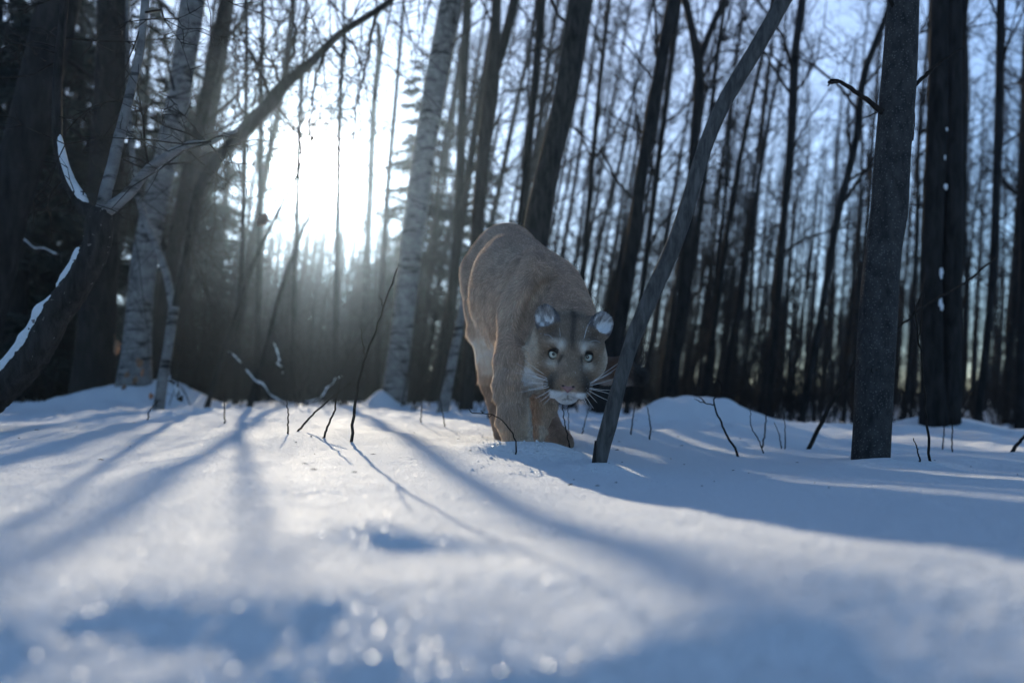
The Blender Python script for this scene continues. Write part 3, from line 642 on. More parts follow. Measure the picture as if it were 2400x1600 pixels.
# far forest: nobody could count it
def far_forest():
    rg = np.random.default_rng(11); g = Geo(); n = 880
    a = rg.uniform(-.80, .80, n); d = rg.uniform(34, 100, n); px = 1200 + F * np.tan(a)
    x = d * np.tan(a); z = ground(x, d)
    H = rg.uniform(7, 15, n); corr = (px > 540) & (px < 920)
    H = np.where(corr, np.minimum(H, (HOR - 560) / F * d * rg.uniform(.6, 1.0, n)), H)
    lean = np.interp(px, [0, 1400, 1800, 2400], [.15, .16, .08, .05]) + rg.normal(0, .03, n)
    p0 = np.stack([x, d, z - .3], -1); p1 = np.stack([x + lean * H, d + rg.normal(0, .3, n), z + H], -1); r_ = rg.uniform(.05, .14, n)
    g.segs(p0, p1, r_, r_ * .25, 4)
    m = 34; t = rg.uniform(.12, .98, (n, m)); b = p0[:, None] * (1 - t[..., None]) + p1[:, None] * t[..., None]
    an = rg.uniform(0, 6.28, (n, m)); ln = rg.uniform(.6, 2.4, (n, m)) * (1.1 - .6 * t)
    e = b + np.stack([np.cos(an) * ln * .8, np.sin(an) * ln * .8, ln * rg.uniform(.1, .8, (n, m))], -1)
    g.segs(b, e, .022 + 0 * ln, .008 + 0 * ln, 3)
    # low trees where the light comes through
    n = 420; a = np.arctan((rg.uniform(540, 925, n) - 1200) / F); d = rg.uniform(20, 70, n); x = d * np.tan(a); z = ground(x, d)
    H = (HOR - rg.uniform(500, 800, n)) / F * d; r_ = .012 + .010 * H
    p0 = np.stack([x, d, z - .3], -1); p1 = np.stack([x + .12 * H + rg.normal(0, .05, n) * H, d, z + H], -1); g.segs(p0, p1, r_, r_ * .3, 4)
    m = 22; t = rg.uniform(.1, .98, (n, m)); b = p0[:, None] * (1 - t[..., None]) + p1[:, None] * t[..., None]; an = rg.uniform(0, 6.28, (n, m)); ln = rg.uniform(.1, .28, (n, m)) * H[:, None]
    e = b + np.stack([np.cos(an) * ln * .8, np.sin(an) * ln * .8, ln * rg.uniform(.1, .8, (n, m))], -1); g.segs(b, e, .016 + 0 * ln, .006 + 0 * ln, 3)
    # understorey
    n = 11000; a = rg.uniform(-.80, .80, n); d = 24 + 60 * rg.random(n) ** 1.3; x = d * np.tan(a); z = ground(x, d); h = rg.uniform(.3, 1.8, n)
    b = np.stack([x, d, z - .2], -1); e = b + np.stack([rg.normal(.1, .25, n) * h, rg.normal(0, .2, n) * h, h], -1)
    g.segs(b, e, rg.uniform(.012, .04, n), .01 + 0 * h, 3)
    # spruces among them as stacked skirts of boughs
    n = 190; a = np.where(np.arange(190) < 110, rg.uniform(-.80, .02, n), np.arctan((rg.uniform(560, 1000, n) - 1200) / F)); d = rg.uniform(40, 95, n); x = d * np.tan(a); z = ground(x, d); px = 1200 + F * np.tan(a)
    h = rg.uniform(2, 5.5, n); h = np.where((px > 560) & (px < 900), np.minimum(h, (HOR - 640) / F * d), h)
    m = 90; t = rg.random((n, m)) ** 1.2 * .97; R = (1 - t) * h[:, None] * .22 + .15; an = rg.uniform(0, 6.28, (n, m))
    b = np.stack([x[:, None] + 0 * t, d[:, None] + 0 * t, z[:, None] + t * h[:, None]], -1)
    e = b + np.stack([np.cos(an) * R, np.sin(an) * R, -.35 * R], -1)
    g.segs(b, e, .06 + .1 * R, .03 + 0 * R, 3)
    return g.mesh('distant_forest')
ff = link('distant_forest', far_forest(), mat=TWIG); tag(ff, 'hazy far forest of bare trunks and brush closing the view', 'forest', kind='stuff')
def brush():
    rg = np.random.default_rng(12); out = []
    for k in range(1700):
        px = rg.uniform(-300, 2700); d = rg.uniform(5.6, 24); x = (px - 1200) / F * d; z = gz(x, d)
        grow(rg, np.array([x, d, z - .1]), unit(np.array([rg.normal(.1, .25), rg.normal(0, .2), 1])), rg.uniform(.25, 1.3), rg.uniform(.004, .011), 1, out, .02, (4,), .1, 4)
    return segs_mesh('undergrowth', out, 3)
ub = link('undergrowth', brush(), mat=TWIG); tag(ub, 'tangle of thin leafless stems filling the forest floor', 'undergrowth', kind='stuff')
# ---------------------------------------------------------------- the cougar
def ell(c, r, R=None):
    c = np.asarray(c, float); r = np.asarray(r, float)
    def f(p):
        q = p - c
        if R is not None: q = q @ R
        k0 = np.sqrt(((q / r) ** 2).sum(-1)); k1 = np.sqrt(((q / r ** 2) ** 2).sum(-1)) + 1e-9
        return k0 * (k0 - 1) / k1
    m = r.max(); return f, c - m, c + m
def cone(a, b, ra, rb):
    a = np.asarray(a, float); b = np.asarray(b, float); m = max(ra, rb)
    def f(p):
        ab = b - a; t = np.clip(((p - a) @ ab) / (ab @ ab), 0, 1)
        return np.linalg.norm(p - a - t[..., None] * ab, axis=-1) - (ra + (rb - ra) * t)
    return f, np.minimum(a, b) - m, np.maximum(a, b) + m
def W(px, py, d): return P(px, py, d)

# head frame: local x to the viewer's right, y along the muzzle, z up (all in metres)
_pit = math.radians(38); _rol = math.radians(5)
_vf = np.array([0.0, -1, 0]); _vr = np.array([math.cos(_rol), 0, -math.sin(_rol)]); _vu = np.array([math.sin(_rol), 0, math.cos(_rol)])
HX = _vr; HY = _vf * math.cos(_pit) - _vu * math.sin(_pit); HZ = _vu * math.cos(_pit) + _vf * math.sin(_pit)
HS = 1.08
HM = np.stack([HX, HY, HZ], 1) * HS / 100.0            # head centimetres to world
H0 = W(1337.4, 830.8, 1.93) - HM @ np.array([0, 5.2, 2.0])
def hw(x, y, z): return H0 + HM @ np.array([x, y, z], float)
HMi = np.linalg.inv(HM)
def to_head(p): return (np.asarray(p) - H0) @ HMi.T
def hell(c, r, k, yaw=0.0, roll=0.0):
    Rl = np.array(Matrix.Rotation(yaw, 3, 'Z') @ Matrix.Rotation(roll, 3, 'Y'))
    return ell(hw(*c), np.asarray(r) * HS / 100, (HM * 100 / HS) @ Rl) + (k,)
def hcone(a, b, ra, rb, k): return cone(hw(*a), hw(*b), ra * HS / 100, rb * HS / 100) + (k,)

def sm_(a, b, x): t = np.clip((x - a) / (b - a), 0, 1); return t * t * (3 - 2 * t)
PRIMS = []
def add(t, k): PRIMS.append(t + (k,))
# trunk
add(ell((-.020, 2.78, CZ + .466), (.130, .17, .155)), .05)
add(ell((-.012, 2.56, CZ + .350), (.130, .25, .186)), .06)
add(ell((.045, 2.36, CZ + .265), (.128, .22, .172)), .06)
add(cone((-.02, 2.78, CZ + .54), (.095, 2.24, CZ + .355), .075, .070), .05)
# shoulders and scapulae
add(ell((.064, 2.16, CZ + .260), (.072, .125, .155)), .045)
add(ell((.138, 2.17, CZ + .215), (.070, .12, .15)), .045)
add(cone((.068, 2.20, CZ + .365), (.052, 2.10, CZ + .25), .042, .056), .03)
add(cone((.116, 2.20, CZ + .355), (.148, 2.10, CZ + .235), .040, .054), .03)
# neck and chest
add(cone((.097, 2.20, CZ + .282), (.140, 2.06, CZ + .178), .106, .084), .05)
add(ell((.095, 2.09, CZ + .125), (.088, .10, .12)), .05)
add(cone((.12, 2.07, CZ + .16), (.145, 1.99, CZ + .08), .085, .07), .04)
# near foreleg
add(cone((.034, 2.12, CZ + .24), (.018, 2.07, CZ + .115), .070, .055), .045)
add(cone((.016, 2.07, CZ + .115), (-.003, 2.05, CZ + .03), .052, .042), .03)
add(cone((-.003, 2.05, CZ + .03), (.006, 2.04, CZ - .05), .041, .039), .03)
add(cone((.006, 2.04, CZ - .05), (.020, 2.035, CZ - .125), .039, .037), .03)
add(ell((.038, 2.0, CZ - .165), (.052, .07, .038)), .03)
# far foreleg
add(cone((.128, 2.18, CZ + .20), (.106, 2.17, CZ + .07), .068, .048), .04)
add(cone((.106, 2.17, CZ + .07), (.078, 2.16, CZ - .03), .041, .037), .03)
add(cone((.078, 2.16, CZ - .03), (.050, 2.15, CZ - .14), .034, .030), .03)
add(ell((.055, 2.12, CZ - .17), (.047, .065, .035)), .03)
# hind legs
add(cone((-.085, 2.78, CZ + .44), (-.075, 2.66, CZ + .26), .098, .075), .05)
add(cone((-.075, 2.66, CZ + .25), (-.066, 2.77, CZ + .06), .062, .040), .03)
add(cone((-.066, 2.77, CZ + .06), (-.025, 2.70, CZ - .13), .039, .036), .03)
add(ell((-.01, 2.65, CZ - .165), (.045, .07, .035)), .03)
add(cone((.075, 2.74, CZ + .42), (.105, 2.60, CZ + .19), .10, .072), .05)
add(cone((.098, 2.60, CZ + .19), (.098, 2.62, CZ + .03), .055, .036), .03)
add(cone((.098, 2.62, CZ + .03), (.112, 2.50, CZ - .08), .034, .034), .03)
add(cone((.112, 2.50, CZ - .08), (.150, 2.44, CZ - .140), .036, .042), .03)
# tail
_tl = smooth_path(np.array([(-.01, 2.90, CZ + .52, .052), (.07, 3.02, CZ + .38, .042), (.18, 3.06, CZ + .20, .036), (.30, 3.03, CZ + .110, .037), (.395, 3.0, CZ + .118, .044), (.455, 2.985, CZ + .103, .043), (.492, 2.98, CZ + .088, .032)]), 12)
for a, b in zip(_tl[:-1], _tl[1:]): add(cone(a[:3], b[:3], a[3], b[3]), .03)
# head
HP = [hell((0, -1.2, 1.4), (7.4, 8.2, 6.6), .02), hell((-4.6, 1.8, -1.4), (4.3, 5.0, 4.9), .02), hell((4.6, 1.8, -1.4), (4.3, 5.0, 4.9), .02),
      hcone((-1.8, 5.2, 4.0), (-5.6, 3.0, 3.6), 1.9, 1.9, .012), hcone((1.8, 5.2, 4.0), (5.6, 3.0, 3.6), 1.9, 1.9, .012),
      hcone((0, 3.5, 2.6), (0, 12.0, -.7), 3.5, 2.25, .018), hell((-2.55, 10.6, -3.2), (2.95, 3.3, 2.7), .012), hell((2.55, 10.6, -3.2), (2.95, 3.3, 2.7), .012),
      hell((0, 10.0, -5.9), (2.9, 2.9, 2.0), .008), hcone((0, 1.5, -4.2), (0, 8.6, -4.9), 4.4, 2.9, .02), hell((0, 13.4, -1.5), (1.75, 1.1, 1.1), .006)]
PRIMS += HP
# ears, placed where they stand on the head
EARS = []
for sx, (px, py), tilt in ((-1, (1280.5, 746), -.30), (1, (1410, 761), .42)):
    c = W(px, py, 1.945); up = np.array([math.sin(tilt + _rol * .4), .25, math.cos(tilt)]); up /= np.linalg.norm(up)
    fw = np.array([.30 * sx, -1, .10]); fw -= up * fw.dot(up); fw /= np.linalg.norm(fw); rt = np.cross(fw, up)
    R = np.stack([rt, fw, up], 1); EARS.append((c, R, sx))
    PRIMS.append(cone(c - up * .012 + fw * -.004, hw(sx * 5.0, -1.0, 5.2), .021, .032) + (.02,)); PRIMS.append(ell(c - up * .004 - fw * .004, (.0300, .021, .0375), R) + (.012,))

vox = .0044
lo = np.array([-.24, 1.70, CZ - .215]); hi = np.array([.56, 3.13, CZ + .70])
dims = np.ceil((hi - lo) / vox).astype(int) + 1
Fd = np.full(dims, .2, np.float32)
def apply(prim, sub=False):
    f, a, b, k = prim; pad = k + .012
    i0 = np.maximum(((a - pad - lo) / vox).astype(int), 0); i1 = np.minimum(((b + pad - lo) / vox).astype(int) + 2, dims)
    if (i1 <= i0).any(): return
    ax = [lo[n] + np.arange(i0[n], i1[n]) * vox for n in range(3)]
    pts = np.stack(np.meshgrid(*ax, indexing='ij'), -1)
    d = f(pts); s = np.s_[i0[0]:i1[0], i0[1]:i1[1], i0[2]:i1[2]]; o = Fd[s]
    if sub: d = -d; h = np.clip(.5 - .5 * (d - o) / k, 0, 1) if False else None
    if sub:
        h = np.clip(.5 + .5 * (d - o) / k, 0, 1); Fd[s] = o * (1 - h) + d * h + k * h * (1 - h)
    else:
        h = np.clip(.5 + .5 * (o - d) / k, 0, 1); Fd[s] = o * (1 - h) + d * h - k * h * (1 - h)
for p_ in PRIMS: apply(p_)
for c, R, sx in EARS: apply(ell(c + R[:, 1] * .0135 + R[:, 2] * .003, (.0218, .0185, .0300), R) + (.006,), True)
for s in (-1, 1):
    apply(hell((s * 4.5, 7.4, 1.9), (2.2, 2.2, 1.5), .010), True)
    apply(hcone((0, 13.6, -3.6), (s * 2.0, 12.6, -5.0), .28, .2, .008), True)
    apply(hcone((s * 2.0, 12.6, -5.0), (s * 4.6, 8.6, -5.6), .25, .2, .010), True)
apply(hcone((0, 14.2, -2.6), (0, 13.7, -3.9), .22, .22, .006), True)
# folds where shoulder, neck and flank meet
for pts, dep in (([(1232, 583, 2.16), (1196, 625, 2.14), (1178, 690, 2.14), (1170, 760, 2.13), (1160, 815, 2.12)], .022), ([(1285, 660, 2.06), (1262, 700, 2.04), (1240, 745, 2.03), (1232, 790, 2.02)], .020), ([(1275, 575, 2.25), (1250, 600, 2.22)], .02)):
    q = smooth_path(np.array([W(*a) for a in pts]), 6)
    for a, b in zip(q[:-1], q[1:]): apply(cone(a, b, dep, dep) + (.03,), True)

# ruffled folds of the coat on the forelegs and flank
_ax = [lo[n] + np.arange(dims[n]) * vox for n in range(3)]
_m = np.argwhere(np.abs(Fd) < .02); _p = lo + _m * vox
_w = sm_(.26, .10, _p[:, 2] - CZ) * (_p[:, 1] < 2.3) * .9 + .45 * (_p[:, 1] > 2.12)
_w = _w * (np.linalg.norm(_p - H0, axis=1) > .13)
_r = vnoise(_p * np.array([22, 22, 62]) + 3) + .6 * vnoise(_p * np.array([45, 45, 95]) + 8)
_s = vnoise(_p * 13 + 1)
Fd[tuple(_m.T)] += (.0026 * _r * _w + .003 * _s * (np.linalg.norm(_p - H0, axis=1) > .13)).astype(np.float32)
def surface_nets(Fd, lo, vox):
    nx, ny, nz = Fd.shape; ins = Fd < 0
    cnt = np.zeros((nx - 1, ny - 1, nz - 1), np.uint8)
    for dx in (0, 1):
        for dy in (0, 1):
            for dz in (0, 1): cnt += ins[dx:nx - 1 + dx, dy:ny - 1 + dy, dz:nz - 1 + dz]
    act = np.argwhere((cnt > 0) & (cnt < 8)); C = {}
    for dx in (0, 1):
        for dy in (0, 1):
            for dz in (0, 1): C[dx, dy, dz] = Fd[act[:, 0] + dx, act[:, 1] + dy, act[:, 2] + dz]
    acc = np.zeros((len(act), 3)); n = np.zeros(len(act))
    ks = list(C)
    for a in ks:
        for ax in range(3):
            if a[ax] == 0:
                b = tuple(1 if m == ax else a[m] for m in range(3)); fa, fb = C[a], C[b]; m = (fa < 0) != (fb < 0)
                t = np.where(m, fa / np.where(m, fa - fb, 1), 0); q = np.tile(np.array(a, float), (len(act), 1)); q[:, ax] = t
                acc += q * m[:, None]; n += m
    V = lo + (act + acc / n[:, None]) * vox
    idx = np.full(cnt.shape, -1, np.int64); idx[tuple(act.T)] = np.arange(len(act)); Q = []
    for ax in range(3):
        o1, o2 = [(1, 2), (2, 0), (0, 1)][ax]
        sl = [slice(None)] * 3; s2 = [slice(None)] * 3; sl[ax] = slice(0, -1); s2[ax] = slice(1, None)
        A = ins[tuple(sl)]; B = ins[tuple(s2)]
        for flip, m in ((False, A & ~B), (True, ~A & B)):
            e = np.argwhere(m); e = e[(e[:, o1] > 0) & (e[:, o2] > 0) & (e[:, o1] < Fd.shape[o1] - 1) & (e[:, o2] < Fd.shape[o2] - 1)]
            if not len(e): continue
            def at(a, b):
                g_ = e.copy(); g_[:, o1] -= a; g_[:, o2] -= b; return idx[tuple(g_.T)]
            q = np.stack([at(1, 1), at(0, 1), at(0, 0), at(1, 0)], -1)
            Q.append(q[:, ::-1] if flip else q)
    return V, np.vstack(Q)
CV, CQ = surface_nets(Fd, lo, vox)
CQ = CQ[(CQ >= 0).all(1)]
def sdf(p):
    q = (np.asarray(p) - lo) / vox; i = np.clip(np.floor(q).astype(int), 0, dims - 2); f = q - i; r = 0
    for dx in (0, 1):
        for dy in (0, 1):
            for dz in (0, 1):
                w = (f[..., 0] if dx else 1 - f[..., 0]) * (f[..., 1] if dy else 1 - f[..., 1]) * (f[..., 2] if dz else 1 - f[..., 2])
                r = r + w * Fd[i[..., 0] + dx, i[..., 1] + dy, i[..., 2] + dz]
    return r
def grad(p, e=.004):
    g_ = np.stack([sdf(p + np.eye(3)[k] * e) - sdf(p - np.eye(3)[k] * e) for k in range(3)], -1)
    return g_ / (np.linalg.norm(g_, axis=-1, keepdims=True) + 1e-9)
CAMP = np.array([0, 0, CZ])
def hit(px, py, d0=1.6, d1=3.2):
    """first point of the body seen from the camera through a photo pixel"""
    ds = np.linspace(d0, d1, 1600); pts = np.array([P(px, py, d) for d in ds]); m = (pts > lo).all(1) & (pts < hi - 2 * vox).all(1)
    v = np.where(m, sdf(np.clip(pts, lo, hi - 2 * vox)), 1); k = np.argmax(v < 0)
    return pts[k] if v[k] < 0 else None

EYES = [hit(1297.3, 828.4), hit(1377.4, 835.5)]
def sm(a, b, x): t = np.clip((x - a) / (b - a), 0, 1); return t * t * (3 - 2 * t)
def px_of(p): return 1200 + p[:, 0] / p[:, 1] * F, HOR - (p[:, 2] - CZ) / p[:, 1] * F
def mixc(c, t, m): return c * (1 - m[:, None]) + np.asarray(t, float) * m[:, None]
def coat(p, n):
    """fur colour by place on the body"""
    N_ = len(p); nz = fbm(p * 38, 3); nz2 = vnoise(p * 11 + 4)
    c = np.tile(np.array([.53, .385, .285]), (N_, 1))
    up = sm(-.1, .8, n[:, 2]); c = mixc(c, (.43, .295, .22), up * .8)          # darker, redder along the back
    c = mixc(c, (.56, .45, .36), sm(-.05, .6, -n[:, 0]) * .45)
    zr = p[:, 2] - CZ; y = p[:, 1]; x = p[:, 0]
    c = mixc(c, (.88, .83, .76), sm(.24, .13, zr) * sm(2.36, 2.45, y) * sm(.12, .17, zr) * (y < 2.9))     # belly and groin
    c = mixc(c, (.88, .83, .76), sm(-.2, -.8, n[:, 2]) * (y > 2.3) * (zr > .1) * (y < 2.85))
    leg = sm(.05, 0.0, zr) * (y < 2.3); c = mixc(c, (.46, .36, .28), leg * .7)
    inner = sm(.03, .06, x) * sm(.10, .07, x) * (y < 2.14) * sm(.16, .10, zr); c = mixc(c, (.62, .55, .47), inner * sm(.1, .5, n[:, 0]) * .9)
    hind = (y > 2.38) & (zr < .06); c = mixc(c, (.26, .17, .12), hind * .6)
    # tail
    tail = (x > .22) & (y > 2.8); dk = sm(.25, .40, x)
    c = mixc(c, (.15, .09, .065), tail * (.6 + .4 * dk)); c = mixc(c, (.015, .012, .012), tail * sm(.43, .47, x))
    c = mixc(c, (.42, .36, .32), tail * sm(-.35, -.8, n[:, 2]) * sm(.47, .42, x))
    # head
    h = to_head(p); hx, hy, hz = h.T; ax = np.abs(hx)
    inh = ((ax < 10.5) & (hy > -6) & (hz > -9.5) & (hz < 12) & (y < 2.06)).astype(float) * sm(-7, -3.5, hy)
    hc = np.tile(np.array([.36, .265, .19]), (N_, 1)); 
    hc = mixc(hc, (.66, .54, .42), sm(5.5, 8.5, ax) * sm(4.5, 1.5, hz))
    hc = mixc(hc, (.05, .038, .032), np.exp(-(hx / .75) ** 2) * sm(1.5, 4.5, hz) * sm(9, 6, hy) * .75)      # forehead line
    hc = mixc(hc, (.10, .072, .055), np.exp(-((ax - 4.4) / 1.9) ** 2 - ((hz - 5.8) / 1.5) ** 2) * .75)
    e = np.minimum(*[np.hypot((p - q) @ _vr, (p - q) @ _vu * 1.15) for q in EYES])
    ev = np.where(hx < 0, (p - EYES[0]) @ _vu, (p - EYES[1]) @ _vu); eh = np.where(hx < 0, -((p - EYES[0]) @ _vr), (p - EYES[1]) @ _vr)
    face = hy > 2.5
    hc = mixc(hc, (.88, .82, .74), face * np.exp(-((eh + .018) / .009) ** 2 - ((ev - .016) / .014) ** 2) * 1.0)   # pale streak over the inner corner
    hc = mixc(hc, (.82, .75, .66), face * np.exp(-((eh - .001) / .016) ** 2 - ((ev + .028) / .010) ** 2) * .9)    # pale patch under the eye
    hc = mixc(hc, (.70, .61, .52), face * np.exp(-((eh + .004) / .02) ** 2 - ((ev - .026) / .007) ** 2) * .75)
    hc = mixc(hc, (.022, .017, .015), face * sm(.0172, .0142, e))                                               # rim of the eye
    hc = mixc(hc, (.03, .023, .02), face * np.exp(-((eh + .017 + .35 * (ev + .02)) / .0036) ** 2) * sm(.0, -.008, ev) * sm(-.034, -.016, ev) * .8)  # tear line
    # muzzle
    vx, vy = px_of(p); rx = (vx - 1331 - (vy - 914) * -.087) ; ry = vy - 914 - (vx - 1331) * .087
    muz = sm(6.0, 8.5, hy)
    dark = np.exp(-((np.abs(rx) - 41) / 13) ** 2 - ((ry + 10) / 24) ** 2); hc = mixc(hc, (.035, .027, .023), muz * dark * .95)
    white = muz * sm(-2, 5, ry - np.abs(rx) * -.02 - 3) * sm(47, 38, np.abs(rx) + .2 * np.abs(ry)); hc = mixc(hc, (.90, .89, .88), white)
    hc = mixc(hc, (.88, .86, .84), muz * sm(20, 26, ry))
    hc = mixc(hc, (.03, .022, .02), muz * np.exp(-(rx / 1.6) ** 2) * sm(8, 11, ry) * sm(21, 17, ry) * .9)
    hc = mixc(hc, (.10, .085, .08), muz * np.exp(-((ry - 19 - .25 * np.abs(rx)) / 1.8) ** 2) * sm(13, 7, np.abs(rx)) * .8)
    hc = mixc(hc, (.88,.84,.8), sm(-4.2, -6.0, hz) * sm(9, 4, hy))                                            # throat side of the cheek
    c = c * (1 - inh[:, None]) + hc * inh[:, None]
    # ruff and throat below the head on the left
    ruff = np.exp(-(((vx - 1262) / 26) ** 2 + ((vy - 884) / 26) ** 2)) * (y < 2.12) * (1 - inh); c = mixc(c, (.88,.84,.78), np.clip(ruff * 1.3, 0, 1))
    # ears
    for ec, R, sx in EARS:
        q = (p - ec) @ R; on = (np.abs(q[:, 0]) < .034) & (np.abs(q[:, 1]) < .03) & (q[:, 2] > -.032) & (q[:, 2] < .04)
        r_ = np.sqrt((q[:, 0] / .0262) ** 2 + ((q[:, 2] - .001) / .0340) ** 2); facing = n @ R[:, 1]
        c = mixc(c, (.05, .04, .038), on * sm(.1, -.3, facing) * sm(-.02, -.005, q[:, 2])); inside = on * sm(-.1, .25, facing) * sm(-.03, -.022, q[:, 2])
        tuft = sm(-.35, .25, vnoise(np.stack([q[:, 0] * 170 + 30 * q[:, 2], q[:, 1] * 20, q[:, 2] * 45 + sx * 3], -1)))
        c = mixc(c, (.16, .14, .14), inside); c = mixc(c, (.88, .85, .83), inside * sm(1.05, .8, r_) * np.clip(.30 + .8 * tuft * sm(.022, -.012, q[:, 2]) + .25 * tuft, 0, 1))
        c = mixc(c, (.035, .03, .035), inside * np.exp(-(((q[:, 0] - .006 * sx) / .0042) ** 2 + ((q[:, 2] - .006) / .012) ** 2)) * .75)
        c = mixc(c, (.03, .026, .028), on * np.exp(-((r_ - 1.0) / .12) ** 2) * sm(-.012, .006, q[:, 2]) * .95)
    c = c * (1 + .20 * nz + .08 * nz2)[:, None]
    return np.clip(c, .006, .9)

b2 = W(1215, 1050, 2.3); CR = np.array([.05, 2.3, gz(.05, 2.3)])
cougar = root('cougar', CR, 'brown cougar stalking towards the camera with lowered head and pale eyes', 'cougar')
fm, fnt, fout = new_mat('fur'); lk = fnt.links.new
fa = nd(fnt, 'ShaderNodeAttribute', attribute_name='fur_colour')
df = nd(fnt, 'ShaderNodeBsdfDiffuse'); lk(fa.outputs['Color'], df.inputs['Color'])
tr = nd(fnt, 'ShaderNodeBsdfTranslucent'); lk(fa.outputs['Color'], tr.inputs['Color'])
m1 = nd(fnt, 'ShaderNodeMixShader'); m1.inputs[0].default_value = .40; lk(df.outputs[0], m1.inputs[1]); lk(tr.outputs[0], m1.inputs[2])
gl_ = nd(fnt, 'ShaderNodeBsdfGlossy', Roughness=.42); gl_.inputs['Color'].default_value = (1, .97, .93, 1)
m2 = nd(fnt, 'ShaderNodeMixShader'); m2.inputs[0].default_value = .045; lk(m1.outputs[0], m2.inputs[1]); lk(gl_.outputs[0], m2.inputs[2])
lk(m2.outputs[0], fout.inputs['Surface'])
bm_, bnt, bout = new_mat('cougar_skin')
ba = nd(bnt, 'ShaderNodeAttribute', attribute_name='fur_colour'); bp = nd(bnt, 'ShaderNodeBsdfPrincipled', Roughness=.95); bp.inputs['Specular IOR Level'].default_value = 0
bnt.links.new(ba.outputs['Color'], bp.inputs['Base Color']); bnt.links.new(bp.outputs[0], bout.inputs['Surface'])
CN = grad(CV)
bme = mesh_np('body', CV - CR, CQ)
at = bme.attributes.new('fur_colour', 'FLOAT_COLOR', 'POINT')
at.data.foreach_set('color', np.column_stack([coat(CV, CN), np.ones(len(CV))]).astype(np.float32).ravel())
body = link('body', bme, cougar, bm_)

# --- fur
rg = np.random.default_rng(21)
q0, q1, q2, q3 = CV[CQ[:, 0]], CV[CQ[:, 1]], CV[CQ[:, 2]], CV[CQ[:, 3]]
area = .5 * np.linalg.norm(np.cross(q2 - q0, q3 - q1), axis=1); cen = (q0 + q1 + q2 + q3) / 4
cn = grad(cen); hcen = to_head(cen); vis = ((CAMP - cen) * cn).sum(1) / np.linalg.norm(CAMP - cen, axis=1)
ishead = (np.abs(hcen[:, 0]) < 10.5) & (hcen[:, 1] > -4.5) & (cen[:, 1] < 2.06)
dens = np.where(ishead, 4.2, 1.0) * np.where(vis > -.35, 1.0, .25) * np.where(cen[:, 1] > 2.35, .75, 1.0) * np.where(cen[:, 2] < CZ - .19, 0, 1)
pr_ = area * dens; cum = np.cumsum(pr_); NH = 460000
fi = np.searchsorted(cum, rg.random(NH) * cum[-1])
u, v = rg.random((2, NH)); A = q0[fi] * ((1 - u) * (1 - v))[:, None] + q1[fi] * (u * (1 - v))[:, None] + q2[fi] * (u * v)[:, None] + q3[fi] * ((1 - u) * v)[:, None]
nn = grad(A); hd = to_head(A); hm_ = ishead[fi]
fl = np.tile(np.array([-.05, .75, -.55]), (NH, 1))
leg = (A[:, 2] < CZ + .13) & ~hm_; fl[leg] = (0, .12, -1)
up_ = (A[:, 1] > 2.2) & (A[:, 2] > CZ + .35); fl[up_] = (-.1, 1, .0)
fl[(A[:, 0] > .22) & (A[:, 1] > 2.8)] = (1, 0, -.1)
hl = np.stack([hd[:, 0] * .16, -1.0 + 0 * hd[:, 0], .28 * np.sign(hd[:, 2] + 1.5)], -1); hl[hd[:, 2] < -3, 2] = -.5
fl[hm_] = (hl @ (HM * 100 / HS).T)[hm_]
ear_on = np.zeros(NH, bool)
for ec, R, sx in EARS:
    q = (A - ec) @ R; on = (np.abs(q[:, 0]) < .034) & (np.abs(q[:, 1]) < .03) & (q[:, 2] > -.03) & (q[:, 2] < .042)
    ear_on[on] = True; fl[on] = R[:, 2] * 1.0 + R[:, 0] * (.5 * np.sign(q[on, 0]))[:, None]
fl += .24 * np.stack([vnoise(A * 26 + k * 9) for k in range(3)], -1) + rg.normal(0, .16, (NH, 3))
fl -= nn * (fl * nn).sum(1)[:, None]; fl /= np.linalg.norm(fl, axis=1)[:, None] + 1e-9
ln = np.where(hm_, .0085, .019); ln = np.where(hm_ & (hd[:, 1] > 8), .0055, ln); ln = np.where(hm_ & (hd[:, 1] < 1.0), .013, ln)
ln = np.where(leg, .016, ln)
ln = np.where((A[:, 1] > 2.35) & (A[:, 2] < CZ + .26) & (A[:, 2] > CZ + .08), .036, ln)
ln = np.where((A[:, 0] > .22) & (A[:, 1] > 2.8), .020, ln)
ln = ln * rg.uniform(.65, 1.25, NH) * (1 + .25 * vnoise(A * 30 + 2))
ln = np.where(ear_on, np.minimum(ln, .0085), ln)
lift = np.where(hm_, .40, .42) * (1 + .35 * vnoise(A * 34 + 5))
for q in EYES:
    e = np.hypot((A - q) @ _vr, ((A - q) @ _vu) * 1.2); near = (e < .0158) & hm_ & (hd[:, 1] > 2); ln = np.where(near, .0012, ln)
nb = np.linalg.norm(hd - np.array([0, 14.2, -1.9]), axis=1) < 1.5; ln = np.where(nb, .0005, ln)
d1 = fl + nn * lift[:, None]; d1 /= np.linalg.norm(d1, axis=1)[:, None]; d2 = fl + nn * (lift * .25)[:, None] + np.array([0, 0, -.18]); d2 /= np.linalg.norm(d2, axis=1)[:, None]
K = np.stack([A - nn * .001, A + d1 * (ln * .4)[:, None], A + d1 * (ln * .4)[:, None] + d2 * (ln * .6)[:, None]], 1)
fc = coat(A, nn) * rg.uniform(.72, 1.32, NH)[:, None]
